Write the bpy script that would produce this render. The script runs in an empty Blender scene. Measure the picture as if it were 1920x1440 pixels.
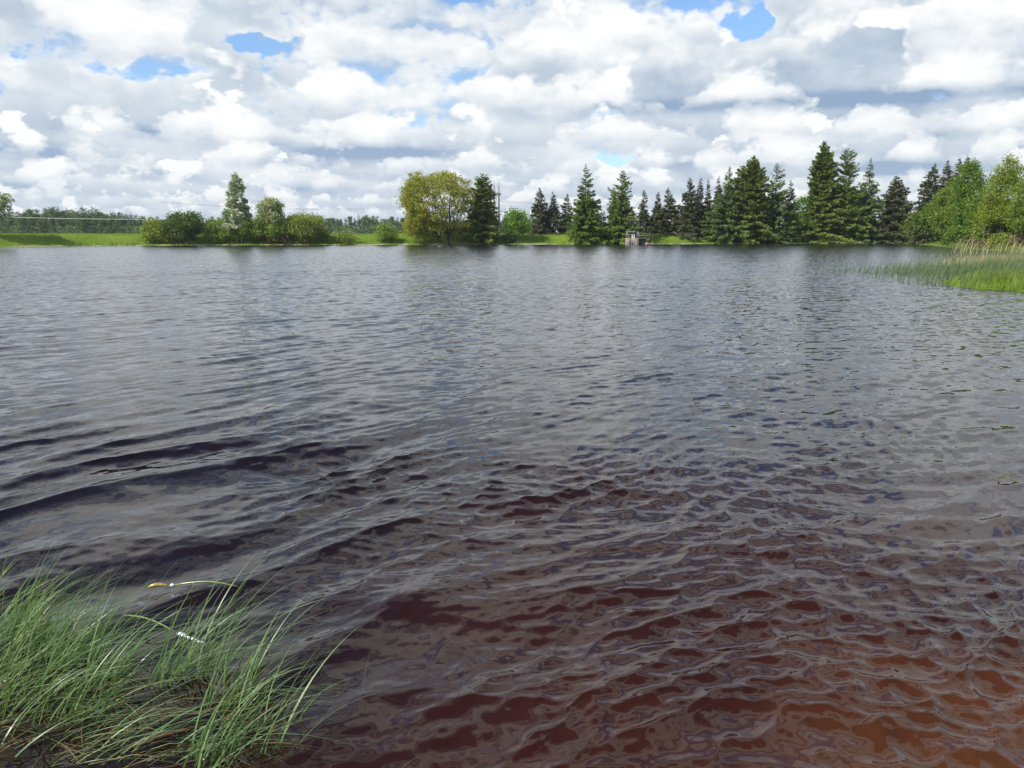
import bpy, math, random
import numpy as np
from mathutils import Vector, Matrix

C = bpy.context.scene
COL = C.collection
R = math.radians

# ------------------------------------------------------------------ camera
EYE = 2.3
FPX = 1450.0                      # focal length in pixels of the 1920-wide photograph
PITCH = math.atan((720 - 436) / FPX)
cam_d = bpy.data.cameras.new('camera'); cam = bpy.data.objects.new('camera', cam_d)
COL.objects.link(cam); C.camera = cam
cam_d.sensor_width = 36.0
cam_d.lens = 36.0 * FPX / 1920.0
cam_d.clip_start = 0.05; cam_d.clip_end = 20000
cam.location = (0, 0, EYE)
cam.rotation_euler = (R(90) - PITCH, 0, 0)

def ray(px, py):
    x = (px - 960) / FPX; y = -(py - 720) / FPX
    c, s = math.cos(PITCH), math.sin(PITCH)
    return (x, c + y * s, -s + y * c)
def at_depth(px, py, Y):
    d = ray(px, py); k = Y / d[1]
    return d[0] * k, Y, EYE + d[2] * k
def on_water(px, py):
    d = ray(px, py); k = -EYE / d[2]
    return d[0] * k, d[1] * k
def angles(px, py):
    d = ray(px, py)
    return math.atan2(d[0], d[1]), math.atan2(d[2], math.hypot(d[0], d[1]))

# ------------------------------------------------------------------ sun and exposure
SUN_EL, SUN_ROT = R(40), R(236)      # behind the camera's left shoulder
SUN = Vector((math.sin(SUN_ROT) * math.cos(SUN_EL), math.cos(SUN_ROT) * math.cos(SUN_EL), math.sin(SUN_EL)))
sl = bpy.data.lights.new('sun', 'SUN'); sl.energy = 5.0; sl.angle = R(0.5); sl.color = (1.0, .95, .86)
so = bpy.data.objects.new('sun', sl); COL.objects.link(so)
so.rotation_euler = SUN.to_track_quat('Z', 'Y').to_euler(); so.location = SUN * 50
C.view_settings.view_transform = 'Standard'; C.view_settings.look = 'None'
C.view_settings.exposure = 0.3; C.view_settings.gamma = 1.0
C.render.film_transparent = False
C.render.engine = 'CYCLES'
C.cycles.max_bounces = 6; C.cycles.transparent_max_bounces = 8
C.cycles.diffuse_bounces = 2; C.cycles.glossy_bounces = 3; C.cycles.transmission_bounces = 3
C.cycles.caustics_reflective = False; C.cycles.caustics_refractive = False
C.cycles.sample_clamp_indirect = 4.0

# ------------------------------------------------------------------ node expression helper
class X:
    """A socket that can be used in ordinary arithmetic; every operation adds one node."""
    def __init__(s, nt, sock): s.nt = nt; s.s = sock
    def _m(s, op, *a, clamp=False):
        n = s.nt.nodes.new('ShaderNodeMath'); n.operation = op; n.use_clamp = clamp
        for i, v in enumerate((s,) + a):
            if isinstance(v, X): s.nt.links.new(v.s, n.inputs[i])
            else: n.inputs[i].default_value = float(v)
        return X(s.nt, n.outputs[0])
    def __add__(s, o): return s._m('ADD', o)
    __radd__ = __add__
    def __sub__(s, o): return s._m('SUBTRACT', o)
    def __rsub__(s, o): return (s * -1.0) + o
    def __mul__(s, o): return s._m('MULTIPLY', o)
    __rmul__ = __mul__
    def __truediv__(s, o): return s._m('DIVIDE', o)
    def __rtruediv__(s, o): return s._m('POWER', -1.0) * o
    def pow(s, o): return s._m('POWER', o)
    def mx(s, o): return s._m('MAXIMUM', o)
    def mn(s, o): return s._m('MINIMUM', o)
    def exp(s): return s._m('EXPONENT')
    def sat(s): return s._m('ADD', 0.0, clamp=True)
def comb(nt, x, y, z):
    n = nt.nodes.new('ShaderNodeCombineXYZ')
    for i, v in enumerate((x, y, z)):
        if isinstance(v, X): nt.links.new(v.s, n.inputs[i])
        else: n.inputs[i].default_value = float(v)
    return X(nt, n.outputs[0])
def sep(nt, v):
    n = nt.nodes.new('ShaderNodeSeparateXYZ'); nt.links.new(v.s, n.inputs[0])
    return [X(nt, o) for o in n.outputs]
def noise(nt, vec, scale=1.0, detail=2.0, rough=0.5, dist=0.0, dims='3D', out=0, lac=2.0):
    n = nt.nodes.new('ShaderNodeTexNoise'); n.noise_dimensions = dims
    n.inputs['Scale'].default_value = scale; n.inputs['Detail'].default_value = detail
    n.inputs['Roughness'].default_value = rough; n.inputs['Distortion'].default_value = dist
    n.inputs['Lacunarity'].default_value = lac
    if vec is not None: nt.links.new(vec.s, n.inputs['Vector'])
    return X(nt, n.outputs[out])
def mixc(nt, f, a, b, blend='MIX'):
    n = nt.nodes.new('ShaderNodeMix'); n.data_type = 'RGBA'; n.blend_type = blend
    def put(sock, v):
        if isinstance(v, X): nt.links.new(v.s, sock)
        elif isinstance(v, (int, float)): sock.default_value = v
        else: sock.default_value = (*v, 1.0) if len(v) == 3 else v
    put(n.inputs[0], f); put(n.inputs[6], a); put(n.inputs[7], b)
    return X(nt, n.outputs[2])

# ------------------------------------------------------------------ world: physical sky with a deck of cumulus
def build_world():
    w = bpy.data.worlds.new('World'); C.world = w; w.use_nodes = True
    nt = w.node_tree; nt.nodes.clear()
    out = nt.nodes.new('ShaderNodeOutputWorld'); bg = nt.nodes.new('ShaderNodeBackground')
    nt.links.new(bg.outputs[0], out.inputs[0]); bg.inputs[1].default_value = 0.1
    sky = nt.nodes.new('ShaderNodeTexSky'); sky.sky_type = 'NISHITA'; sky.sun_disc = False
    sky.sun_elevation = SUN_EL; sky.sun_rotation = SUN_ROT
    sky.altitude = 100; sky.air_density = 1.0; sky.dust_density = 0.6; sky.ozone_density = 2.0
    w.cycles.sampling_method = 'MANUAL'; w.cycles.sample_map_resolution = 512
    tc = nt.nodes.new('ShaderNodeTexCoord'); dirv = X(nt, tc.outputs['Generated'])
    dx, dy, dz = sep(nt, dirv)
    dz = dz.mx(0.0)
    az = dx._m('ARCTAN2', dy); el = dz._m('ARCSINE')
    # where the cumulus deck is thicker (+) or has a blue gap (-), by compass bearing and height in the sky
    gaps = [(480, 92, 52, 20, -.30), (305, 138, 70, 22, -.22), (838, 190, 36, 20, -.25), (862, 0, 60, 12, -.22), (1428, 32, 40, 32, -.34),
            (1045, 60, 14, 75, -.12), (1185, 132, 60, 16, -.14), (1140, 165, 30, 34, -.14), (1172, 290, 26, 18, -.22), (1785, 36, 28, 10, -.10),
            (430, 165, 95, 55, .14), (100, 80, 90, 60, .04), (1250, 60, 150, 50, .06), (1330, 190, 260, 45, .07), (1500, 250, 200, 40, .10), (1780, 240, 160, 40, .14), (560, 270, 110, 30, .12),
            (1700, 110, 220, 50, .06), (700, 130, 120, 70, .06), (120, 220, 160, 40, .06), (960, 130, 60, 60, .06), (1680, 30, 170, 50, .20), (500, 20, 260, 30, .08), (1300, 300, 200, 30, .10), (150, 20, 200, 30, .12)]
    dark = [(40, 284, 130, 14, 1.0), (700, 286, 120, 13, 1.0), (520, 306, 90, 9, .6), (1650, 183, 300, 13, 1.1), (1240, 205, 120, 14, .6), (640, 15, 130, 26, .45),
            (1690, 312, 90, 13, 1.1), (40, 352, 90, 8, .5), (600, 355, 90, 8, .4), (1240, 75, 130, 16, .4), (780, 75, 130, 22, .4), (250, 250, 90, 16, .45), (1180, 262, 110, 8, .3),
            (1820, 250, 100, 8, .3), (1050, 215, 90, 18, .3)]
    fine = noise(nt, comb(nt, az, el * 1.5, 0.0), 26.0, 5.0, 0.62)
    fine2 = noise(nt, comb(nt, az, el * 1.6, 3.1), 9.0, 3.0, 0.55)
    fw = noise(nt, comb(nt, az, el * 1.3, 8.0), 12.0, 3.0, 0.6, out=1); wax, wel, _ = sep(nt, fw)
    azw = az + (wax - .5) * .16; elw = el + (wel - .5) * .09
    def blobs(L, az, el):
        tot = None
        for (px, py, rx, ry, wgt) in L:
            a0, e0 = angles(px, py)
            u = (az - a0) * (FPX / rx); v = (el - e0) * (FPX / ry)
            g = (u * u + v * v) * -1.0
            g = g.exp() * wgt
            tot = g if tot is None else tot + g
        return tot
    ctl = blobs([(a, b, c * .92, d * .9, w * (.85 if w < 0 else 1)) for a, b, c, d, w in gaps], azw, elw); drk = blobs(dark, az, el)
    hz = dz + 0.035                                   # the deck sinks behind the curve of the earth
    inv = 1.0 / hz
    ux = dx * inv; uy = dy * inv
    # fine billowing of the cloud edges
    jit = nt.nodes.new('ShaderNodeTexWhiteNoise'); jit.noise_dimensions = '3D'
    nt.links.new((comb(nt, dx * 9173.0, dy * 9173.0, dz * 7919.0)).s, jit.inputs[0])
    jit = X(nt, jit.outputs['Value'])
    K = 10; TH = 0.75
    T = None; acc = None; litacc = None
    base = (fine - 0.5) * 0.30 + (fine2 - 0.5) * 0.22 + ctl + DENS0 + ((el * -1.0 + .13) * 1.2).mx(0.0) - ((el - .30) * 1.2).sat() * .22
    for k in range(K):
        t = (jit + float(k)) * (1.0 / K)
        h = t * TH + 1.0
        n = noise(nt, comb(nt, ux * h + 4.3, uy * h + 1.7, t * 0.8 + 7.0), 1.05, 3.0, 0.55)
        d = n + base - t * t * 0.30
        a = ((d * (-SIG / K) * 1.0).mn(0.0) * inv).exp()       # transmission of this step
        lit = (t * 1.15 - d * 0.9 + 0.12)
        if T is None:
            litacc = (1.0 - a) * lit; T = a
        else:
            litacc = litacc + T * (1.0 - a) * lit; T = T * a
    cov = 1.0 - T
    li = litacc / (cov + 0.001)
    li = li + (fine - 0.5) * 0.55 + (fine2 - .5) * .3
    # rows of heaped cumulus, one behind the other: flat grey base, bright cauliflower top
    hz_i = 0.052; rows = []
    while hz_i < 0.9:
        rows.append(hz_i); hz_i *= RR
    for i, h0 in enumerate(rows):
        s_ = 1.0 / h0
        n = noise(nt, comb(nt, az * (s_ * WX) + i * 7.31, el * (s_ * WX * 1.5) + i * 3.7, 0.0), 1.0, 4.5, RGH, dims='2D')
        y = (el - (h0 - .035)) * (s_ / HH) + (fine2 - .5) * WB
        top = (n - .5) * TA + ctl * 2.5 + T0
        m = ((top - y) * SHP).sat() * ((y + .15) * 2.5).sat()
        shd = (y * 0.75 + (fine - .5) * FS + (n - .5) * 0.8 + S0)
        li = li + (shd - li) * m
        cov = cov + (1.0 - cov) * m
    li = li - drk * 0.42 + ((el - .27) * 2.0).sat() * .34
    sh = li._m('MULTIPLY_ADD', LG[0], LG[1], clamp=True)
    cr = nt.nodes.new('ShaderNodeValToRGB'); nt.links.new(sh.s, cr.inputs[0])
    e = cr.color_ramp.elements
    e[0].position = 0.0; e[0].color = (.20, .30, .46, 1)
    e[1].position = 1.0; e[1].color = (.86, .865, .86, 1)
    for p_, c_ in ((.2, (.38, .46, .56)), (.5, (.58, .635, .69)), (.8, (.76, .78, .79))):
        q = e.new(p_); q.color = (*c_, 1)
    cloud = mixc(nt, 1.0, X(nt, cr.outputs[0]), (10.0, 10.0, 10.0), 'MULTIPLY')
    skyc = mixc(nt, 1.0, X(nt, sky.outputs[0]), (1.05, 1.3, 1.55), 'MULTIPLY')
    # pale air low over the horizon
    hazef = (el * -9.0).exp() * 0.45
    col = mixc(nt, cov.sat(), skyc, cloud)
    col = mixc(nt, hazef, col, (6.2, 6.7, 7.3))
    nt.links.new(col.s, bg.inputs[0])
RR = 1.27; WX = 1.45; HH = 0.37; WB = 1.2; TA = 4.4; T0 = 0.58; SHP = 3.0; FS = 0.7; S0 = .12; RGH = .54
DENS0 = -0.50; SIG = 120.0; LG = (1.3, 0.2)
build_world()

# ------------------------------------------------------------------ mesh and object helpers
class MB:
    """Collects vertices and faces as arrays and links them as one mesh object."""
    def __init__(s): s.v = []; s.f = {3: [], 4: []}; s.n = 0
    def add(s, verts, faces):
        verts = np.asarray(verts, float).reshape(-1, 3); faces = np.asarray(faces, int)
        if len(faces): s.f[faces.shape[1]].append(faces + s.n)
        s.v.append(verts); s.n += len(verts); return s
    def box(s, c, size, rz=0.0):
        x, y, z = [q / 2 for q in size]
        v = np.array([(a * x, b * y, d * z) for a in (-1, 1) for b in (-1, 1) for d in (-1, 1)])
        if rz:
            c_, s_ = math.cos(rz), math.sin(rz)
            v = np.c_[v[:, 0] * c_ - v[:, 1] * s_, v[:, 0] * s_ + v[:, 1] * c_, v[:, 2]]
        return s.add(v + np.array(c), [(0, 1, 3, 2), (4, 6, 7, 5), (0, 4, 5, 1), (2, 3, 7, 6), (0, 2, 6, 4), (1, 5, 7, 3)])
    def tube(s, pts, rad, sides=6, cap=True):
        pts = np.asarray(pts, float); n = len(pts); rad = np.broadcast_to(np.asarray(rad, float), (n,))
        t = np.gradient(pts, axis=0); t /= np.linalg.norm(t, axis=1)[:, None] + 1e-9
        up = np.where(np.abs(t[:, 2:3]) > .9, np.array([[1.0, 0, 0]]), np.array([[0, 0, 1.0]]))
        a = np.cross(t, up); a /= np.linalg.norm(a, axis=1)[:, None] + 1e-9
        b = np.cross(t, a)
        th = np.arange(sides) * 2 * math.pi / sides
        ring = pts[:, None] + rad[:, None, None] * (np.cos(th)[None, :, None] * a[:, None] + np.sin(th)[None, :, None] * b[:, None])
        i = np.arange(n - 1)[:, None] * sides; j = np.arange(sides)[None]; j2 = (j + 1) % sides
        f = np.stack([i + j, i + j2, i + sides + j2, i + sides + j], -1).reshape(-1, 4)
        v = ring.reshape(-1, 3)
        if cap:
            v = np.vstack([v, pts[:1], pts[-1:]]); m = n * sides
            s.add(v, f)
            c0 = np.stack([np.full(sides, m), (np.arange(sides) + 1) % sides, np.arange(sides)], -1)
            c1 = np.stack([np.full(sides, m + 1), m - sides + np.arange(sides), m - sides + (np.arange(sides) + 1) % sides], -1)
            s.f[3].append(np.vstack([c0, c1]) + s.n - len(v)); return s
        return s.add(v, f)
    def build(s, name, mat, parent=None, smooth=False):
        me = bpy.data.meshes.new(name)
        v = np.vstack(s.v).astype(np.float32)
        fs = [(np.vstack(s.f[k]), k) for k in (3, 4) if s.f[k]]
        nl = sum(f.size for f, k in fs); npoly = sum(len(f) for f, k in fs)
        me.vertices.add(len(v)); me.vertices.foreach_set('co', v.ravel())
        me.loops.add(nl); me.loops.foreach_set('vertex_index', np.concatenate([f.ravel() for f, k in fs]).astype(np.int32))
        me.polygons.add(npoly)
        cnt = np.concatenate([np.full(len(f), k) for f, k in fs])
        me.polygons.foreach_set('loop_start', np.concatenate([[0], np.cumsum(cnt)[:-1]]).astype(np.int32))
        if smooth: me.polygons.foreach_set('use_smooth', np.ones(npoly, bool))
        me.update(calc_edges=True)
        me.materials.append(mat)
        o = bpy.data.objects.new(name, me); COL.objects.link(o)
        if parent is not None: o.parent = parent
        return o

def tag(o, label=None, cat=None, group=None, kind=None):
    if label: o['label'] = label
    if cat: o['category'] = cat
    if group: o['group'] = group
    if kind: o['kind'] = kind
    return o
def thing(name, loc, label, cat, group=None):
    o = bpy.data.objects.new(name, None); COL.objects.link(o); o.location = loc; o.empty_display_size = .3
    return tag(o, label, cat, group)
def copy_thing(root, loc, rz, sc, label=None):
    r = root.copy(); COL.objects.link(r); r.location = loc; r.rotation_euler = (0, 0, rz); r.scale = sc
    if label: r['label'] = label
    for ch in list(root.children):
        c = ch.copy(); COL.objects.link(c); c.parent = r
    return r

# ------------------------------------------------------------------ materials
def mat_base(name):
    m = bpy.data.materials.new(name); m.use_nodes = True; nt = m.node_tree; nt.nodes.clear()
    out = nt.nodes.new('ShaderNodeOutputMaterial'); bs = nt.nodes.new('ShaderNodeBsdfPrincipled')
    nt.links.new(bs.outputs[0], out.inputs[0]); return m, nt, out, bs
def leaf_mat(name, c1, c2, c3=None, trans=.3, rough=.5, nscale=.35, spec=.3):
    """Foliage: each leaf its own tone between c1 and c2, clumps drifting towards c3."""
    m, nt, out, bs = mat_base(name)
    g = nt.nodes.new('ShaderNodeNewGeometry'); rnd = X(nt, g.outputs['Random Per Island'])
    col = mixc(nt, rnd, c1, c2)
    tc = nt.nodes.new('ShaderNodeTexCoord')
    nz = noise(nt, X(nt, tc.outputs['Object']), nscale, 2.0, .5)
    if c3: col = mixc(nt, ((nz - .45) * 4.0).sat(), col, c3)
    nt.links.new(col.s, bs.inputs['Base Color']); bs.inputs['Roughness'].default_value = rough
    bs.inputs['Specular IOR Level'].default_value = spec
    tr = nt.nodes.new('ShaderNodeBsdfTranslucent')
    tcol = mixc(nt, 1.0, col, (1.25, 1.3, .55), 'MULTIPLY'); nt.links.new(tcol.s, tr.inputs[0])
    mx = nt.nodes.new('ShaderNodeMixShader'); mx.inputs[0].default_value = trans
    nt.links.new(bs.outputs[0], mx.inputs[1]); nt.links.new(tr.outputs[0], mx.inputs[2]); nt.links.new(mx.outputs[0], out.inputs[0])
    return m
def rough_mat(name, c1, c2, scale=3.0, rough=.8, stretch=(1, 1, 1), bump=.0, spec=.3):
    m, nt, out, bs = mat_base(name)
    tc = nt.nodes.new('ShaderNodeTexCoord'); x, y, z = sep(nt, X(nt, tc.outputs['Object']))
    v = comb(nt, x * stretch[0], y * stretch[1], z * stretch[2])
    n = noise(nt, v, scale, 5.0, .65)
    col = mixc(nt, ((n - .35) * 3.0).sat(), c1, c2)
    nt.links.new(col.s, bs.inputs['Base Color']); bs.inputs['Roughness'].default_value = rough
    bs.inputs['Specular IOR Level'].default_value = spec
    if bump:
        b = nt.nodes.new('ShaderNodeBump'); b.inputs['Strength'].default_value = bump; b.inputs['Distance'].default_value = .05
        nt.links.new(n.s, b.inputs['Height']); nt.links.new(b.outputs[0], bs.inputs['Normal'])
    return m

# ------------------------------------------------------------------ pond outline (metres) measured from the waterline in the photograph
def wl(px, py): return on_water(px, py)
POND = [wl(-420, 471), wl(-150, 466.5), wl(0, 463.5), wl(120, 461.5), wl(270, 460.3), wl(400, 459.8), wl(600, 459.4), wl(740, 458.6), wl(900, 458.3),
        wl(1080, 458.2), wl(1172, 458), wl(1230, 457.8), wl(1400, 457.2), wl(1560, 456.6), wl(1690, 456.8),
        wl(1745, 460), wl(1800, 466), wl(1900, 472), wl(2000, 484), wl(1925, 497), wl(1850, 506), wl(1790, 520), wl(1760, 531), wl(1800, 538), wl(1850, 541.5), wl(1920, 546), wl(2050, 556),
        (38, 22), (30, 9), (14, 1.2), (5, -.3), (.8, .2), (-.9, 1.9), (-2.2, 2.9), (-3.6, 3.6), (-6, 3.2), (-14, 1), (-40, -2), (-110, 15), (-150, 60)]
POND = np.array(POND)
def pond_sd(x, y):
    """Signed distance to the waterline, negative over the water."""
    P = np.stack([x, y], -1).reshape(-1, 2); d = np.full(len(P), 1e9); ins = np.zeros(len(P), bool)
    A = POND; B = np.roll(POND, -1, 0)
    for a, b in zip(A, B):
        ab = b - a; t = np.clip(((P - a) @ ab) / (ab @ ab), 0, 1)
        d = np.minimum(d, np.hypot(*(P - a - t[:, None] * ab).T))
        c = ((a[1] > P[:, 1]) != (b[1] > P[:, 1]))
        with np.errstate(divide='ignore', invalid='ignore'):
            c &= P[:, 0] < (b[0] - a[0]) * (P[:, 1] - a[1]) / (b[1] - a[1]) + a[0]
        ins ^= c
    return (np.where(ins, -d, d)).reshape(np.shape(x))
rs = np.random.RandomState(7)
_W = [(rs.uniform(0, 6.28), rs.uniform(0, 6.28), L, min(L, 12) * .012) for L in (3.1, 4.7, 7.3, 11, 17, 26, 41, 70, 120) for _ in (0, 1)]
def bumps(x, y):
    z = 0
    for a, p, L, amp in _W: z = z + amp * np.sin((x * math.cos(a) + y * math.sin(a)) * 6.283 / L + p)
    return z
def sstep(a, b, x):
    t = np.clip((x - a) / (b - a), 0, 1); return t * t * (3 - 2 * t)
def ground_z(x, y):
    x = np.asarray(x, float); y = np.asarray(y, float)
    sd = pond_sd(x, y)
    dam = sstep(95, 118, y)                                   # the far bank is a grassy dam
    low = sstep(60, 75, x) * sstep(150, 140, y)
    hb = .45 + 1.3 * dam * (1 - .5 * sstep(38, 60, x) * sstep(150, 146, y))
    bank = .22 * sstep(0, .5, sd) + (hb - .22) * sstep(.8, 6.5, sd)
    z = np.where(sd > 0, bank, -1.3 * sstep(0, 7, -sd))
    z = z + bumps(x, y) * sstep(1, 8, sd) * .13
    return z
def gz(x, y): return float(ground_z(np.array([x]), np.array([y]))[0])

def build_ground():
    rr = np.concatenate([np.linspace(.3, 8, 40)[:-1], np.geomspace(8, 110, 130)[:-1], np.arange(110, 200, .45), np.geomspace(200, 6000, 80)])
    aa = np.concatenate([np.linspace(-180, -62, 50)[:-1], np.linspace(-62, 62, 620)[:-1], np.linspace(62, 180, 50)]) * math.pi / 180
    r, a = np.meshgrid(rr, aa, indexing='ij'); x = r * np.sin(a); y = r * np.cos(a)
    z = ground_z(x, y); v = np.stack([x, y, z], -1).reshape(-1, 3); nr, na = r.shape
    i = np.arange(nr - 1)[:, None] * na; j = np.arange(na - 1)[None]
    f = np.stack([i + j, i + na + j, i + na + j + 1, i + j + 1], -1).reshape(-1, 4)
    m, nt, out, bs = mat_base('meadow_ground')
    g = nt.nodes.new('ShaderNodeNewGeometry'); P = X(nt, g.outputs['Position']); px, py, pz = sep(nt, P)
    n1 = noise(nt, P, .12, 4.0, .6); n2 = noise(nt, P, 2.5, 4.0, .7); n3 = noise(nt, comb(nt, px, py * .35, 1.0), .5, 3.0, .6)
    gr = mixc(nt, ((n1 - .4) * 4.0).sat(), (.10, .165, .014), (.16, .225, .025))
    gr = mixc(nt, ((n2 - .45) * 4.0).sat() * .6, gr, (.05, .11, .01))
    gr = mixc(nt, ((n3 - .60) * 6.0).sat() * .5, gr, (.24, .25, .05))
    edge = (pz + (n2 - .5) * .25 - .13) * -9.0 * ((py - 80.0) * .1).sat() * ((56.0 - px) * .2).sat() * ((n3 - .40) * 7.0).sat()
    straw = mixc(nt, n2, (.42, .36, .24), (.62, .56, .42))
    gr = mixc(nt, edge.sat(), gr, straw)
    bed = ((pz * -14.0) + .0).sat()
    gr = mixc(nt, bed, gr, (.03, .012, .006))
    near = ((py * -1.0 + 9.0) * .5).sat()
    gr = mixc(nt, near, gr, (.028, .022, .014))
    nt.links.new(gr.s, bs.inputs['Base Color']); bs.inputs['Roughness'].default_value = .95; bs.inputs['Specular IOR Level'].default_value = .1
    o = MB().add(v, f).build('ground', m, smooth=True); tag(o, kind='structure')

def build_water():
    nr, na = 1350, 760
    rr = np.geomspace(1.0, 330, nr); aa = np.linspace(-64, 64, na) * math.pi / 180
    r, a = np.meshgrid(rr, aa, indexing='ij'); x = r * np.sin(a); y = r * np.cos(a)
    sp = r * (math.log(330) / nr)                             # local spacing
    rw = np.random.RandomState(11)
    X0 = x.copy(); Y0 = y.copy(); z = np.zeros_like(x)
    def field(seed, lams):
        q = np.random.RandomState(seed); t = 0
        for L in lams:
            th = q.uniform(0, 6.28); t = t + np.sin((X0 * math.cos(th) + Y0 * math.sin(th)) * 6.283 / L + q.uniform(0, 6.28))
        return t / math.sqrt(len(lams))
    wx = field(3, (3.1, 4.3, 6.1, 9.0)) ; wy = field(4, (2.7, 4.9, 7.1, 10.0))
    patch = np.clip(.85 + .45 * field(5, (2.9, 5.3, 8.7, 14, 23)), .60, 1.25)
    patch2 = np.clip(.8 + .5 * field(6, (1.9, 3.3, 5.7, 12)), .1, 1.6)
    sh = pond_sd(X0, Y0)
    calm = (.50 + .50 * sstep(.3, 3.5, -sh)) * (.92 + .08 * sstep(3, 8, r))
    dxx = 0; dyy = 0
    lam = np.geomspace(.075, 1.9, 64)
    for i, L in enumerate(lam):
        big = math.log(L / .075) / math.log(1.9 / .075)
        th = math.atan2(-.74, .67) + rw.normal(0, .20 + .60 * (1 - big))
        fam = (i % 2 == 0) and L > .30
        if fam: th = math.atan2(-.60, .80) + rw.normal(0, .11)
        elif L > .30: th = math.atan2(-.93, .36) + rw.normal(0, .32)
        side = (.25 + .95 * sstep(.22, -.30, X0 / r)) if fam else ((.55 + .45 * sstep(-.3, .2, X0 / r)) if L > .30 else 1.0)
        slope = .026 + .015 * math.sin(big * 3.14)
        amp = slope * L / 6.283
        w = 6.283 / L; fade = sstep(2.2, 4.5, L / sp) 
        warp = .28 * L ** .3
        ph = w * ((X0 + warp * wx) * math.cos(th) + (Y0 + warp * wy) * math.sin(th)) + rw.uniform(0, 6.28)
        size = (.45 + 1.25 * sstep(14, 5, r) * sstep(2.5, -3, X0 / (r + 1) * 8)) if L > .45 else (1.4 - .3 * sstep(6, 14, r) if L < .3 else 1.0 - .3 * sstep(8, 16, r))
        A = amp * size * side * fade * calm * (patch if L > .4 else patch2 * patch)
        z = z + A * np.cos(ph)
        dxx = dxx - A * np.sin(ph) * math.cos(th) * 1.5; dyy = dyy - A * np.sin(ph) * math.sin(th) * 1.5
    v = np.stack([x + dxx, y + dyy, z], -1).reshape(-1, 3)
    i = np.arange(nr - 1)[:, None] * na; j = np.arange(na - 1)[None]
    f = np.stack([i + j, i + na + j, i + na + j + 1, i + j + 1], -1).reshape(-1, 4)
    keep = (sh < 3.0).reshape(-1); f = f[keep[f].any(1)]
    used = np.zeros(len(v), bool); used[f] = True; idx = np.cumsum(used) - 1
    m, nt, out, bs = mat_base('peat_water')
    g = nt.nodes.new('ShaderNodeNewGeometry'); P = X(nt, g.outputs['Position']); px, py, pz = sep(nt, P)
    # peat-brown water: lighter and more orange where it is shallow near this shore
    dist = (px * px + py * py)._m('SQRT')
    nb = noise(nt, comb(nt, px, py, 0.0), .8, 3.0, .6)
    shallow = ((dist * -.17) + 1.45 + (nb - .5) * .9 + (px * .05)).sat() * ((px + 1.7) * .6).sat()  # left part held dark: black mud and its shade painted into the colour
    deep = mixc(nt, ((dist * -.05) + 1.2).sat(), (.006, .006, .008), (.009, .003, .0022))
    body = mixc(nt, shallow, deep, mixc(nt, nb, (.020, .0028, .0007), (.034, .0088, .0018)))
    sand = ((px * .55 - (py - 3.0) * .9 - .05) * .9 + (nb - .5) * 1.8).sat()          # the sandy shallows at the right
    body = mixc(nt, sand, body, (.058, .019, .004))
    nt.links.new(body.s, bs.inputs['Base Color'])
    bs.inputs['IOR'].default_value = 1.37; bs.inputs['Roughness'].default_value = .045
    c_, s_ = .60, -.80
    u = px * c_ + py * s_; w_ = px * -s_ + py * c_
    f1 = noise(nt, comb(nt, u, w_ * .5, 0.0), 11.0, 5.0, .68, out=1)
    f2 = noise(nt, comb(nt, u, w_ * .6, 4.0), 4.2, 4.0, .62, out=1)
    a1x, a1y, a1z = sep(nt, f1); a2x, a2y, a2z = sep(nt, f2)
    far = ((dist - 5.0) * .025).sat()
    nearf = ((dist - 2.0) * .12).sat()
    k1 = nearf * .14 + .15; k2 = far * FARSLOPE + .03
    sx = (a1x - .5) * k1 + (a2x - .5) * k2 ; sy = (a1y - .5) * k1 + (a2y - .5) * k2
    nx, ny, nz = sep(nt, X(nt, g.outputs['Normal']))
    # far off only the faces leaning this way are seen: their tilt rules over the others
    inv = 1.0 / (dist + 1.0); tilt = (((a2y - .5) * (a2y - .5))._m('SQRT') * .55 + ((a1x - .5) * (a1x - .5))._m('SQRT') * .28 + .024) * (-1.0 * far) 
    sx = sx * (1.0 - far * .55) + px * inv * tilt; sy = sy * (1.0 - far * .75) + py * inv * tilt
    nn = nt.nodes.new('ShaderNodeVectorMath'); nn.operation = 'NORMALIZE'
    nt.links.new(comb(nt, nx + sx, ny + sy, nz).s, nn.inputs[0])
    nt.links.new(nn.outputs[0], bs.inputs['Normal'])
    o = MB().add(v[used], idx[f]).build('water', m, smooth=True); tag(o, kind='structure')
FARSLOPE = 1.7
build_ground()
build_water()

# ------------------------------------------------------------------ foliage building
def norm(v): return v / (np.linalg.norm(v, axis=-1, keepdims=True) + 1e-9)
def cards(mb, pos, along, size, width, rng, tri=False, flat=.9):
    """Leaf-cluster blades: pointed quads at pos, reaching along, with a random twist."""
    n = len(pos); along = norm(along); rnd = rng.normal(size=(n, 3)); rnd[:, 2] *= flat
    side = norm(np.cross(along, rnd)); size = np.broadcast_to(size, (n,))[:, None]; width = np.broadcast_to(width, (n,))[:, None]
    a = pos - along * size * .5; c = pos + along * size * .5
    b = pos + side * width * .5; d = pos - side * width * .5
    bend = norm(np.cross(along, side)) * size * rng.uniform(-.15, .15, (n, 1))
    v = np.stack([a, b + bend, c, d + bend], 1).reshape(-1, 3)
    k = np.arange(n)[:, None] * 4
    if tri: mb.add(v, np.hstack([k, k + 1, k + 2]))
    else: mb.add(v, k + np.arange(4)[None])

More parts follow.
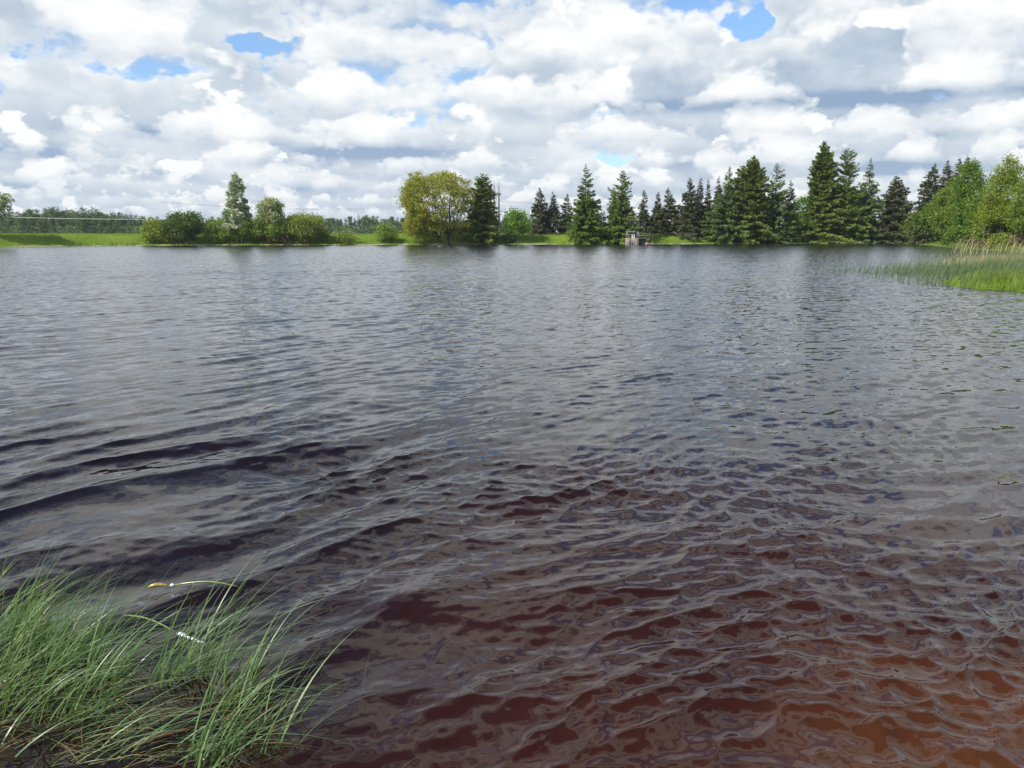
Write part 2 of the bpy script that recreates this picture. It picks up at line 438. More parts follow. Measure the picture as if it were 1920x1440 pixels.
BARK = rough_mat('dark_bark', (.035, .028, .02), (.10, .085, .065), 2.0, .9, (1, 1, .3))
BARK_POLE = rough_mat('bleached_wood', (.22, .20, .17), (.45, .42, .36), 3.0, .8)
BARK_WHITE = rough_mat('birch_bark', (.10, .09, .08), (.70, .68, .62), 3.5, .7, (.5, .5, 1.6))
CON = {
 'dark': leaf_mat('dark_spruce_needles', (.034, .050, .018), (.125, .135, .055), (.062, .072, .028), .12, .5),
 'brown': leaf_mat('brownish_spruce_needles', (.050, .062, .020), (.140, .150, .060), (.085, .088, .034), .12, .5),
 'green': leaf_mat('green_spruce_needles', (.085, .130, .022), (.225, .280, .055), (.135, .180, .032), .2, .5),
 'larch': leaf_mat('larch_needles', (.095, .155, .024), (.215, .290, .055), (.135, .195, .032), .3, .5),
 'blue': leaf_mat('blue_green_larch_needles', (.080, .135, .036), (.195, .265, .080), (.11, .17, .045), .3, .5),
}
DEC = {
 'oak': leaf_mat('young_oak_leaves', (.23, .24, .020), (.42, .41, .05), (.22, .26, .025), .4, .5),
 'bright': leaf_mat('bright_green_leaves', (.11, .22, .02), (.24, .38, .05), (.13, .24, .03), .4, .45),
 'bush': leaf_mat('willow_leaves', (.14, .22, .025), (.28, .37, .07), (.19, .26, .045), .35, .5),
 'yellowbush': leaf_mat('yellow_green_willow_leaves', (.17, .22, .025), (.30, .36, .07), (.20, .24, .04), .35, .5),
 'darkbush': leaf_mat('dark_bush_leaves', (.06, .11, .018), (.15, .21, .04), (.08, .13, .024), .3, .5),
 'pale': leaf_mat('pale_leaves', (.22, .26, .10), (.52, .54, .36), (.20, .28, .08), .4, .4),
 'silver': leaf_mat('silvery_birch_leaves', (.22, .27, .15), (.60, .64, .48), (.18, .26, .10), .35, .35),
 'birch': leaf_mat('fresh_birch_leaves', (.125, .19, .024), (.25, .32, .06), (.17, .235, .03), .4, .45),
 'birchy': leaf_mat('yellow_green_birch_leaves', (.155, .22, .022), (.31, .375, .06), (.21, .27, .03), .4, .45),
 'alder': leaf_mat('mid_green_leaves', (.08, .15, .018), (.18, .28, .04), (.12, .20, .02), .35, .45),
 'twig': leaf_mat('reddish_twigs', (.12, .085, .045), (.26, .21, .11), (.17, .16, .06), .2, .6),
 'far': leaf_mat('far_wood_leaves', (.07, .12, .040), (.16, .22, .08), (.09, .15, .05), .3, .6, .08),
 'farcon': leaf_mat('far_wood_needles', (.030, .055, .028), (.07, .10, .05), (.04, .07, .035), .1, .6, .08),
}

def ashore(px, top, Y, need=1.6):
    while Y < 185 and pond_sd(np.array([at_depth(px, top, Y)[0]]), np.array([Y]))[0] < need: Y += .5
    return Y
def conifer_parts(H, Rb, style, seed, n_scale=1.0, lean=0.0, low=.03, bulge=.9, top_up=.5):
    rng = np.random.RandomState(seed)
    nb = int((H * 17 + 30) * n_scale)
    t = np.sort(rng.uniform(low, .995, nb) ** .92)
    whorl = H / 34.0
    zb = t * H; zb = (np.round(zb / whorl + rng.uniform(-.25, .25, nb)) * whorl * .3 + zb * .7)
    prof = np.clip(1 - t, 0, 1) ** bulge
    lump = 1 + .20 * np.sin(t * rng.uniform(6, 13) + rng.uniform(0, 6)) * (1 - t)
    L = Rb * prof * rng.uniform(.45, 1.2, nb) * lump + .12
    az = rng.uniform(0, 2 * math.pi, nb)
    L = L * (1 + .22 * np.sin(az * 2 + t * 7 + rng.uniform(0, 6)) + .14 * np.sin(az + rng.uniform(0, 6)))
    out = np.stack([np.cos(az), np.sin(az), np.zeros(nb)], 1)
    up = -.38 + (top_up + .38) * t ** 1.3 + rng.normal(0, .10, nb)
    sparse = {'larch': .55, 'blue': .45}.get(style, 1.0)
    drop_b = (rng.uniform(size=nb) < (.45 if sparse < 1 else .10)) & (t > .55)
    mb = MB(); tw = MB()
    m = np.maximum((L * (17 if sparse == 1 else 14) * n_scale).astype(int), 3)
    idx = np.repeat(np.arange(nb), m); s = rng.uniform(.12, 1.0, len(idx)) ** .8
    keep = rng.uniform(size=len(idx)) < np.where(t[idx] > .62, sparse, 1.0); keep &= ~drop_b[idx]; idx = idx[keep]; s = s[keep]
    Lb = L[idx] * s
    curve = (s ** 2) * .22 * L[idx]
    p = out[idx] * Lb[:, None]; p[:, 2] = zb[idx] + up[idx] * Lb + curve * .7
    lat = np.stack([-out[idx][:, 1], out[idx][:, 0], 0 * s], 1)
    wid = (.10 + .34 * L[idx] * (1 - s * .75)) * (1 if sparse == 1 else .6)
    offs = rng.uniform(-1, 1, len(idx)) * wid * .8
    p = p + lat * offs[:, None]; p[:, 2] -= np.abs(rng.normal(0, .16, len(idx))) * np.clip(L[idx], .2, 1.4)
    along = out[idx] + lat * np.sign(offs)[:, None] * .6; along[:, 2] = up[idx] + .1 - rng.uniform(.0, .8, len(idx))
    p[:, 0] += lean * p[:, 2]
    sz = rng.uniform(.24, .58, len(idx)) * np.clip(L[idx] * .5 + .35, .4, 1.15)
    cards(mb, p, along, sz, sz * rng.uniform(.26, .50, len(idx)), rng, flat=1.3)
    tz = np.linspace(0, H * 1.0, 9); tp = np.stack([lean * tz, 0 * tz, tz], 1)
    tw.tube(tp, np.linspace(H * .013, .02, 9), 6)
    for k in range(0, nb, 3 if sparse == 1 else 2):
        if t[k] > .25 or rng.uniform() < .3:
            e = out[k] * L[k] * .85
            tw.tube([(lean * zb[k], 0, zb[k]), (e[0] * .5 + lean * zb[k], e[1] * .5, zb[k] + up[k] * L[k] * .45), (e[0] + lean * zb[k], e[1], zb[k] + up[k] * L[k] * .85 + .12 * L[k])],
                    [.035, .025, .012], 3, cap=False)
    return tw, mb
def conifer(name, px, top, hw, Y, style, label, seed, group=None, **kw):
    Y = ashore(px, top, Y)
    X_, _, zt = at_depth(px, top, Y); g = gz(X_, Y); H = zt - g; Rb = hw / FPX * Y * 1.15
    t = thing(name, (X_, Y, g - .1), label, 'tree', group)
    kw.setdefault('lean', ((seed * 37) % 11 - 5) * .003); tw, mb = conifer_parts(H, Rb, style, seed, **kw)
    tw.build('trunk', BARK, t); mb.build('crown', CON[style], t)
    return t

def colonize(att, trunk_pts, step, kill, infl, rng, iters=70, par0=None):
    """Grow a branch skeleton towards the points of a crown."""
    P = [np.array(p, float) for p in trunk_pts]; par = list(par0) if par0 is not None else [i - 1 for i in range(len(P))]
    att = att.copy(); N = np.array(P)
    for _ in range(iters):
        if not len(att): break
        d = np.linalg.norm(att[:, None] - N[None], axis=2); near = d.argmin(1); dm = d[np.arange(len(att)), near]
        ok = dm < infl
        if not ok.any(): break
        dirs = norm(att - N[near]); new = []
        for k in np.unique(near[ok]):
            v = dirs[(near == k) & ok].sum(0) + rng.normal(0, .35, 3)
            v /= np.linalg.norm(v) + 1e-9; q = N[k] + v * step; new.append(q); par.append(int(k))
        new = np.array(new); N = np.vstack([N, new])
        dn = np.linalg.norm(att[:, None] - new[None], axis=2).min(1); att = att[dn > kill]
        if len(N) > 2600: break
    return N, np.array(par)
def skeleton_tubes(mb, N, par, r_tip, expo=2.2, sides=5, rmax=9):
    n = len(N); w = np.zeros(n); kids = [[] for _ in range(n)]
    for i in range(1, n): kids[par[i]].append(i)
    for i in range(n - 1, -1, -1):
        w[i] = max(w[i], 1.0) if not kids[i] else w[i]
        if par[i] >= 0: w[par[i]] += w[i]
    r = np.minimum(r_tip * w ** (1 / expo), rmax)
    for i in range(n):
        for k, c in enumerate(sorted(kids[i], key=lambda c: -w[c])):
            if k == 0 and i > 0 and par[i] >= 0: continue
            chain = [i, c]
            while kids[chain[-1]]: chain.append(max(kids[chain[-1]], key=lambda c: w[c]))
            if len(chain) > 1:
                rr = r[chain].copy(); rr[0] = rr[1]
                mb.tube(N[chain], rr, sides if rr[1] > .05 else 3, cap=False)
    return w, kids
def crown_points(n, H, Rx, z0, shape, rng, lumps=9, holes=0.0):
    """Points in an uneven crown: an ellipsoid-like envelope broken into clumps."""
    out = []
    lc = rng.normal(size=(lumps, 3)); lc = norm(lc); ls = rng.uniform(.55, 1.05, lumps)
    while len(out) < n:
        p = rng.uniform(-1, 1, (n * 2, 3)); rr = np.linalg.norm(p, axis=1)
        u = norm(p); lim = .80 + .0 * rr
        for c, s_ in zip(lc, ls): lim = np.maximum(lim, (.72 + .30 * s_) * (np.clip(u @ c, 0, 1) ** 6 > .32))
        if shape == 'dome': ok = (rr < lim) & (p[:, 2] > -.92)
        elif shape == 'cone': ok = (np.hypot(p[:, 0], p[:, 1]) < (1 - (p[:, 2] + 1) / 2) ** .7 * lim + .05)
        elif shape == 'egg': ok = (np.hypot(p[:, 0], p[:, 1]) < (1 - (p[:, 2] + 1) / 2) ** .5 * lim + .08)
        else: ok = rr < lim
        ok &= rng.uniform(size=len(p)) < .25 + .75 * rr ** 2
        out.extend(p[ok])
    P = np.array(out[:n]); P[:, 0] *= Rx; P[:, 1] *= Rx; P[:, 2] = z0 + (P[:, 2] + 1) / 2 * (H - z0)
    return P
def broadleaf_parts(H, Rx, z0, seed, n_att=260, leaf=(.28, .5), n_leaf=5000, shape='ball', trunks=((0, 0),), lean=0.0, spread=.55, bark_r=.018,
                    wind=0.0, gap=.2, step=None, jitter=.45, th=None, lumps=9):
    rng = np.random.RandomState(seed); att = crown_points(n_att, H, Rx, z0, shape, rng, lumps)
    step = step or max(H / 26, .22); tws = []; mb = MB()
    seedp = []; allN = []
    owner = np.argmin([[(a[0] - x * 1.0) ** 2 + (a[1] - y) ** 2 for (x, y) in trunks] for a in att], axis=1)
    ends = []
    for k, (x, y) in enumerate(trunks):
        A = att[owner == k]
        if len(A) < 4: continue
        th_ = th if th is not None else z0 + (H - z0) * .18
        nst = max(int(th_ / step), 2); zz = np.linspace(0, th_, nst)
        tr = [(x * (1 + .2 * z / H) + rng.normal(0, .03), y + rng.normal(0, .03), z) for z in zz]
        N, par = colonize(A, tr, step, step * 1.3, max(Rx, H) * spread + th_ * .4, rng)
        N = N.copy(); N[:, 0] += lean * N[:, 2] ** 1.3 / max(H, 1) ** .3 * 1.0
        tw = MB(); tws.append(tw); w, kids = skeleton_tubes(tw, N, par, bark_r)
        thin = np.where(w < max(6, len(N) * .012))[0]; ends.append(N[thin])
    E = np.vstack(ends)
    cen = rng.randint(0, len(E), max(n_leaf // 30, 12)); cen = cen[rng.uniform(size=len(cen)) > gap * .5]; pick = cen[rng.randint(0, len(cen), n_leaf)]
    p = E[pick] + rng.normal(0, jitter, (len(pick), 3)) * np.array([1, 1, .75])
    al = rng.normal(size=(len(p), 3)); al[:, 0] += wind * 2; al[:, 2] -= wind
    sz = rng.uniform(leaf[0], leaf[1], len(p)); p[:, 2] = np.maximum(p[:, 2], .05)
    cards(mb, p, al, sz * (1 + wind), sz * .62, rng)
    return tws, mb
def broadleaf(name, px, top, hw, Y, leafm, label, seed, z0f=.1, cat='tree', group=None, bark=BARK, base_z=None, parts=('trunk', 'crown'), ovr=None, **kw):
    Y = ashore(px, top, Y)
    X_, _, zt = at_depth(px, top, Y); g = gz(X_, Y) if base_z is None else base_z; H = (zt - g) * .97; Rx = hw / FPX * Y
    t = thing(name, (X_, Y, g - .05), label, cat, group)
    tws, mb = broadleaf_parts(H, Rx, H * z0f, seed, **kw)
    for tw in tws: tw.build('stem' if parts[0] == 'stems' else parts[0], bark, t)
    mb.build(parts[1], DEC[leafm], t)
    return t

# ------------------------------------------------------------------ the far bank, left of the oak
broadleaf('birch_tree', -42, 338, 47, 132, 'silver', 'blue-green tree at the left edge of the picture, its twigs above the far wood', 3, .15, n_leaf=5200, n_att=240, wind=.8, lean=.03, bark=BARK_WHITE)
broadleaf('willow_bush', 292, 409, 27, 138, 'yellowbush', 'light green bush at the left end of the shrub row, beside the open meadow', 21, .03, 'bush', n_leaf=3600, n_att=150, leaf=(.22, .4), trunks=((-.8, 0), (.8, .3)), parts=('stems', 'foliage'))
broadleaf('round_bush', 345, 390, 37, 134, 'darkbush', 'large dark green round bush, the darkest of the shrub row left of the birch', 22, .02, 'bush', n_leaf=7500, n_att=200, leaf=(.22, .42), trunks=((-1, 0), (1, .3), (0, -.6)), gap=.08, parts=('stems', 'foliage'))
broadleaf('willow_bush', 318, 432, 20, 128, 'yellowbush', 'low pale yellow-green bush in front of the large dark round bush', 23, .02, 'bush', n_leaf=2200, n_att=90, leaf=(.18, .34), trunks=((0, 0), (.7, 0)), parts=('stems', 'foliage'))
broadleaf('willow_bush', 404, 406, 30, 147, 'bush', 'mid green bush between the dark round bush and the white-trunked birch', 24, .03, 'bush', n_leaf=5000, n_att=180, leaf=(.22, .4), trunks=((-.8, 0), (.8, .3)), parts=('stems', 'foliage'))
# the wind-blown birch: twin white trunks
broadleaf('birch_tree', 440, 322, 27, 136, 'silver', 'tall silvery birch with twin white trunks, blown to the right by the wind', 5, .17, shape='egg', n_leaf=9000, n_att=330, leaf=(.20, .40), bark=BARK_WHITE, trunks=((-.42, 0), (.38, .15)),
          wind=1.1, lean=.02, th=4.6, jitter=.28, gap=.34, bark_r=.020)
broadleaf('willow_bush', 468, 403, 33, 148, 'bush', 'green bush right behind the white-trunked birch', 25, .03, 'bush', n_leaf=5000, n_att=180, leaf=(.22, .4), trunks=((-.8, 0), (.8, .3)), parts=('stems', 'foliage'))
broadleaf('maple_tree', 502, 366, 26, 142, 'pale', 'small round-headed tree with pale leaves, right of the tall birch', 6, .30, n_leaf=4600, n_att=200, leaf=(.25, .42), wind=.5, gap=.25, shape='dome')
broadleaf('willow_bush', 518, 408, 32, 137, 'bush', 'dull green bush below the small round-headed tree', 26, .02, 'bush', n_leaf=4600, n_att=160, leaf=(.22, .4), trunks=((-.8, 0), (.8, .3)), parts=('stems', 'foliage'))
broadleaf('willow_bush', 570, 397, 37, 138, 'yellowbush', 'tall yellow-green bush at the right end of the shrub row', 27, .03, 'bush', n_leaf=6500, n_att=200, leaf=(.22, .4), trunks=((-1, 0), (1, .3), (0, 0)), parts=('stems', 'foliage'))
broadleaf('willow_bush', 604, 424, 15, 134, 'alder', 'small green bush leaning on the right side of the yellow-green bush', 28, .03, 'bush', n_leaf=1500, n_att=80, leaf=(.2, .34), parts=('stems', 'foliage'))
broadleaf('twiggy_bush', 524, 436, 30, 131, 'twig', 'low reddish brown twiggy bush by the water below the shrub row', 29, .02, 'bush', n_leaf=2400, n_att=110, leaf=(.2, .42), trunks=((-1.4, 0), (0, 0), (1.4, 0)), parts=('stems', 'foliage'))
broadleaf('twiggy_bush', 572, 440, 22, 130, 'yellowbush', 'low pale bush by the water in front of the yellow-green bush', 30, .02, 'bush', n_leaf=1700, n_att=80, leaf=(.18, .34), trunks=((-.8, 0), (.8, 0)), parts=('stems', 'foliage'))
broadleaf('twiggy_bush', 648, 432, 24, 141, 'yellowbush', 'low straw-coloured bush standing in the gap left of the lone round bush', 31, .02, 'bush', n_leaf=1300, n_att=80, leaf=(.2, .36), trunks=((-.8, 0), (.8, 0)), parts=('stems', 'foliage'))
broadleaf('round_bush', 722, 420, 20, 140, 'bush', 'lone small round bush at the water edge left of the oak', 32, .02, 'bush', n_leaf=2900, n_att=120, leaf=(.2, .36), parts=('stems', 'foliage'))

# ------------------------------------------------------------------ the oak
def oak():
    Y = 154; X_, _, zt = at_depth(822, 309, Y); g = gz(X_, Y); H = zt - g
    t = thing('oak_tree', (X_, Y, g - .1), 'big spreading oak with thin yellow-green leaves and bare dark limbs showing', 'tree')
    k = Y / FPX; RX = 68 * k
    rng = np.random.RandomState(12)
    att = crown_points(1500, H, RX, H * .10, 'ball', rng, 13)
    att = att[~((att[:, 2] < H * .26) & (att[:, 0] > 3.0))]
    att = att[~((att[:, 2] < H * .20) & (att[:, 0] > -3.5))]
    low = crown_points(220, H * .42, 2.6, H * .04, 'ball', rng, 7); low[:, 0] -= RX * .66; att = np.vstack([att, low])
    tw = MB(); ends = []; wts = []
    x0 = 17 * k
    specs = [([(x0, 0, 0), (x0 + .1, 0, .5), (x0 - .1, 0, 1.0), (x0 + .0, .1, 1.5), (x0 + .2, 0, 2.1)], att[:, 0] > .4),
             ([(x0 - 1.6, .9, 0), (x0 - 1.75, .9, .5), (x0 - 2.0, .9, 1.0), (x0 - 2.2, .9, 1.5), (x0 - 2.5, .9, 2.1)], att[:, 0] <= .4)]
    for tr, sel in specs:
        tr = [np.array(p, float) for p in tr]; par0 = list(range(-1, len(tr) - 1)); base = len(tr) - 1
        left = tr[0][0] < x0 - 1
        for a_ in ((-82, -62, -40, -18, 6) if left else (-14, 10, 32, 54, 72)):          # limbs radiating from the fork
            for yy in (-.55, .5):
                b_ = max(base - rng.randint(0, 3), 1); p = tr[b_].copy(); prev = b_; ang = R(a_ + rng.uniform(-8, 8)); dz = rng.uniform(-.2, .2)
                Lm = (RX * .78 if abs(a_) > 45 else H * .50) * rng.uniform(.8, 1.1)
                for q in range(int(Lm / .5)):
                    ang2 = ang * (1 - .022 * q) + R(9) * math.sin(q * 1.3 + dz * 9); d_ = np.array([math.sin(ang2), yy + .25 * math.sin(q * .9 + a_), math.cos(ang2)])
                    p = p + norm(d_) * .5; tr.append(p.copy()); par0.append(prev); prev = len(tr) - 1
        N, par = colonize(att[sel], tr, .38, .50, 3.0, rng, 60, par0)
        w, kids = skeleton_tubes(tw, N, par, .021, 2.1, 6, .66)
        thin = w < 8; ends.append(N[thin])
    tw.build('trunk', BARK, t)
    E = np.vstack(ends); mb = MB()
    # the foliage is thin on the right and inside, dense on the left and at the rim
    dens = np.clip(.85 - .045 * E[:, 0], .32, 1.2)
    rad = np.sqrt((E[:, 0] / RX) ** 2 + (E[:, 1] / RX) ** 2 * .5 + ((E[:, 2] / H - .55) / .47) ** 2)
    dens *= np.clip(rad * 1.6 - .35, .22, 1)
    dens *= .6 + .9 * np.clip(np.sin(E[:, 0] * 1.7 + 2 * np.sin(E[:, 2] * .9)) * np.sin(E[:, 2] * 2.1 + np.sin(E[:, 1] * 1.3) * 2) + .35, 0, 1)
    dens /= dens.sum(); pick = rng.choice(len(E), 950, p=dens); csz = rng.uniform(.25, .66, 950); ci = rng.randint(0, 950, 33000); pick = pick[ci]
    p = E[pick] + rng.normal(0, 1, (len(pick), 3)) * [1.1, 1.1, .6] * csz[ci][:, None]; sz = rng.uniform(.18, .36, len(p))
    al = rng.normal(size=(len(p), 3)); al[:, 2] += .5
    cards(mb, p, al, sz, sz * .7, rng); mb.build('crown', DEC['oak'], t)
oak()
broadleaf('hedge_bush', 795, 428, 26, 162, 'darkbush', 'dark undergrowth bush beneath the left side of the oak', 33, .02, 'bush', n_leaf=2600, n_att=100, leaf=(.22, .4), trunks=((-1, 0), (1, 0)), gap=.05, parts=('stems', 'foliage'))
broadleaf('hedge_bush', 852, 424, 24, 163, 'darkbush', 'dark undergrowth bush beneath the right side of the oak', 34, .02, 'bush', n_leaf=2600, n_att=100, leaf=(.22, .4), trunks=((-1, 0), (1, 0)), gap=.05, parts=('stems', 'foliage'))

# ------------------------------------------------------------------ conifers and trees right of the oak
conifer('spruce_tree', 904, 324, 37, 152, 'green', 'broad dense green spruce right beside the oak, in front of the power pylon', 41, n_scale=1.7, bulge=.72, top_up=.35)
broadleaf('young_maple_tree', 966, 386, 26, 153, 'bright', 'small bright green round tree between the power pylon and the dark spruces', 42, .16, n_leaf=4200, n_att=190, leaf=(.25, .42), gap=.15, shape='dome')
for px, top, hw, Y, st, lab, sd in [
    (1011, 351, 22, 168, 'dark', 'dark narrow spruce, first right of the small bright green tree', 43),
    (1038, 358, 20, 169, 'dark', 'dark spruce in the middle of the three left of the tallest bright conifer there', 44),
    (1064, 362, 18, 170, 'brown', 'brownish dark spruce half hidden by the left side of the pointed green larch', 45),
    (1131, 395, 14, 172, 'dark', 'low dark spruce showing in the gap between the two larches left of the sluice', 46),
    (1152, 350, 18, 166, 'brown', 'brownish spruce top close on the left of the feathery larch near the sluice', 47),
    (1208, 355, 16, 168, 'dark', 'thin open dark spruce standing just behind and above the sluice railing', 48),
    (1234, 359, 17, 168, 'dark', 'slim dark spruce, second right of the sluice', 49),
    (1254, 350, 23, 167, 'brown', 'fuller brownish spruce, third right of the sluice', 50),
    (1293, 331, 25, 166, 'dark', 'tall dark spruce above the left half of the bright grass slope', 51),
    (1313, 332, 15, 170, 'dark', 'dark spruce squeezed on the right side of the tall dark spruce above the grass slope', 52),
    (1329, 335, 15, 168, 'brown', 'thin brownish spruce in the middle of the tight row above the grass slope', 53),
    (1347, 329, 17, 169, 'brown', 'reddish brown spruce top just left of the ladder-like larch', 54),
    (1484, 337, 17, 170, 'dark', 'short dark spruce in the gap between the two highest groups of conifers', 55),
    ]:
    conifer('spruce_tree', px, top, hw, Y, st, lab, sd, group='dark spruces along the far bank', n_scale=1.35, bulge=.85, top_up=.25)
for px, top, hw, Y, st, lab, sd, kw in [
    (1100, 306, 38, 153, 'larch', 'pointed bright green larch, the tallest between the oak and the sluice', 61, dict(n_scale=2.0, bulge=1.05)),
    (1168, 318, 35, 154, 'larch', 'feathery olive larch with an open top, just left of the sluice', 62, dict(n_scale=1.7, bulge=.72)),
    (1367, 311, 32, 157, 'blue', 'blue-green larch whose bare top looks like a ladder of upswept branches', 63, dict(n_scale=1.7, bulge=.8)),
    (1415, 291, 52, 153, 'green', 'very broad green conifer with a pointed top at the right end of the grass slope', 64, dict(n_scale=2.2, bulge=.85, top_up=.6)),
    (1457, 304, 34, 158, 'blue', 'pale open-topped larch on the right of the very broad green conifer', 65, dict(n_scale=1.6, bulge=.75)),
    (1548, 263, 52, 155, 'green', 'tallest conifer of the whole bank, with a sharp narrow spire', 66, dict(n_scale=2.4, bulge=.95, top_up=.55)),
    (1591, 278, 34, 159, 'larch', 'tall lacy larch with a rounded top, right of the tallest conifer', 67, dict(n_scale=1.8, bulge=.55)),
    (1633, 294, 42, 157, 'blue', 'blue-green larch with long drooping side branches below a slim spire', 68, dict(n_scale=1.7, bulge=.95, top_up=.1)),
    (1684, 327, 32, 156, 'brown', 'shorter brown-green spruce standing alone at the right end of the conifer row', 69, dict(n_scale=1.6, bulge=.7, top_up=.2)),
    ]:
    conifer('larch_tree' if st in ('larch', 'blue') else 'spruce_tree', px, top, hw, Y, st, lab, sd, **kw)
for px, top, hw, Y, lf, lab, sd, nl in [
    (958, 436, 16, 150, 'darkbush', 'low dark bush at the foot of the small bright green tree', 70, 1200),
    (1104, 430, 22, 150, 'alder', 'low leafy bush at the foot of the pointed bright green larch', 71, 1900),
    (1154, 418, 18, 150, 'bush', 'grey-green leafy bush touching the left side of the sluice', 72, 2600),
    (1395, 425, 30, 150, 'alder', 'spreading bush below the left side of the very broad green conifer', 73, 2800),
    (1508, 366, 32, 152, 'alder', 'large leafy green tree against the left side of the tallest conifer', 74, 5200),
    (1452, 425, 26, 150, 'darkbush', 'dark low bush below the right side of the very broad green conifer', 75, 2000),
    (1568, 428, 30, 150, 'darkbush', 'dark low bush at the foot of the tallest conifer', 76, 2200),
    (1612, 430, 22, 150, 'alder', 'pale speckled low bush at the water edge below the blue-green larch', 77, 1500),
    (1668, 442, 22, 149, 'alder', 'small green shrub at the water edge below the lone brown-green spruce', 78, 1000),
    ]:
    broadleaf('leafy_bush', px, top, hw, Y, lf, lab, sd, .02, 'bush' if sd != 74 else 'tree', n_leaf=nl, n_att=130, leaf=(.22, .42), trunks=((-.8, 0), (.8, .2)), gap=.08, parts=('stems', 'foliage') if sd != 74 else ('trunk', 'crown'))
SECOND = ['behind the left flank of the pointed bright green larch', 'filling the gap between the two larches left of the sluice', 'right behind the feathery larch by the sluice', 'behind and right of the thin open spruce over the sluice railing',
          'low, left of the tall dark spruce above the grass slope', 'behind the tall dark spruce above the grass slope', 'behind the reddish brown spruce top', 'between the ladder-topped larch and the very broad conifer', 'behind the right flank of the very broad green conifer',
          'low, left of the tallest conifer', 'behind the tallest conifer', 'between the tallest conifer and the lacy larch', 'between the lacy larch and the blue-green one', 'behind the gap left of the lone brown-green spruce', 'behind the right side of the lone brown-green spruce',
          'behind the slim spruce second right of the sluice', 'behind the left flank of the tall dark spruce on the grass slope', 'behind the thin brownish spruce in the tight row', 'behind the left flank of the ladder-topped larch']
# dark band closing the row behind the conifers
for i, (px, top) in enumerate([(1080, 400), (1120, 408), (1185, 398), (1222, 402), (1275, 388), (1310, 372), (1345, 372), (1388, 365), (1440, 370), (1500, 392), (1530, 360), (1575, 350), (1610, 368), (1660, 385), (1700, 392), (1240, 395), (1295, 380), (1330, 378), (1360, 380)]):
    conifer('spruce_tree', px, top, 22, 181 + (i % 3) * 3, 'dark', 'second-row dark spruce ' + SECOND[i], 80 + i, group='second row of spruces behind the front conifers', n_scale=1.0, bulge=.7, top_up=.2)

# ------------------------------------------------------------------ the right-hand group
for px, top, hw, Y, lab, sd in [
    (1752, 305, 32, 152, 'leftmost dark spruce rising behind the birch thicket on the right', 101),
    (1779, 299, 26, 155, 'dark spruce in the middle of those behind the birch thicket', 102),
    (1801, 294, 22, 156, 'slim dark spruce top beside the birch thicket crown', 103),
    (1813, 290, 18, 152, 'rightmost thin dark spruce top behind the birch thicket', 104)]:
    conifer('spruce_tree', px, top, hw, Y, 'dark', lab, sd, group='spruces behind the right-hand birches', n_scale=1.3, bulge=.75, top_up=.25)
for px, top, hw, Y, lf, lab, sd, kw in [
    (1828, 290, 34, 128, 'alder', 'tall green birch with a wind-bent top, highest of the right thicket', 111, dict(n_leaf=8500, z0f=.12, lean=.01)),
    (1790, 322, 38, 122, 'birch', 'broad green tree forming the middle of the right thicket', 112, dict(n_leaf=9000, z0f=.04)),
    (1755, 372, 36, 118, 'alder', 'lower rounded green tree on the left side of the right thicket', 113, dict(n_leaf=7500, z0f=.02)),
    (1722, 390, 24, 138, 'birch', 'small olive tree at the left foot of the right thicket, by the pale leaning poles', 114, dict(n_leaf=3200, z0f=.06)),
    (1850, 352, 30, 120, 'alder', 'green tree closing the right thicket next to the yellow-green birches', 115, dict(n_leaf=6000, z0f=.05)),
    (1862, 402, 26, 108, 'bush', 'olive bush in front of the thicket beside the many thin birch trunks', 116, dict(n_leaf=3600, z0f=.02)),
    (1800, 425, 24, 104, 'alder', 'low dark green bush at the foot of the right thicket, near the reeds', 117, dict(n_leaf=2600, z0f=.02)),
    (1735, 428, 24, 128, 'alder', 'low green bush at the water edge left of the right thicket', 118, dict(n_leaf=2400, z0f=.02)),
    ]:
    z0f = kw.pop('z0f'); broadleaf('thicket_tree' if sd < 116 else 'leafy_bush', px, top, hw, Y, lf, lab, sd, z0f, 'tree' if sd < 116 else 'bush', n_att=240, leaf=(.18, .36), wind=.35, trunks=((-1, 0), (1, .3)), gap=.1,
                            parts=('trunk', 'crown') if sd < 116 else ('stems', 'foliage'), **kw)
for px, top, hw, Y, lf, lab, sd, kw in [
    (1893, 286, 38, 92, 'birchy', 'tall yellow-green birch with thin white trunks at the right edge', 121, dict(n_leaf=17000, trunks=((-2.1, 0), (-1.2, .5), (-.3, -.4), (.5, .4), (1.4, 0)))),
    (1868, 350, 28, 90, 'birchy', 'lower yellow-green birch leaning on the left side of the tall right-edge birch', 122, dict(n_leaf=8500, trunks=((-1.1, 0), (-.3, .5), (.6, .1)))),
    (1945, 310, 48, 94, 'birch', 'green birch cut off by the right edge of the picture', 123, dict(n_leaf=12000, trunks=((-1.6, 0), (-.6, .5), (.6, 0))))]:
    broadleaf('birch_tree', px, top, hw, Y, lf, lab, sd, .30, bark=BARK_WHITE, n_att=260, leaf=(.12, .24), th=4.6, wind=.6, lean=.012, gap=.05, jitter=.42, bark_r=.0085, shape='egg', **kw)
for i, (px, top, hw, Y) in enumerate([(1838, 444, 20, 84), (1885, 438, 26, 80), (1925, 434, 26, 78), (1862, 448, 20, 76)]):
    broadleaf('twiggy_bush', px, top, hw, Y, 'twig' if i != 1 else 'yellowbush', ['pale brown twiggy bush left of the thin birch trunks', 'yellow-green twiggy bush right in front of the thin birch trunks', 'brown twiggy bush at the right edge under the birches', 'smallest straw-brown twiggy bush, nearest the reeds'][i], 130 + i, .02, 'bush',
              n_leaf=1700, n_att=110, leaf=(.12, .30), trunks=((-.7, 0), (0, 0), (.7, 0)), parts=('stems', 'foliage'))
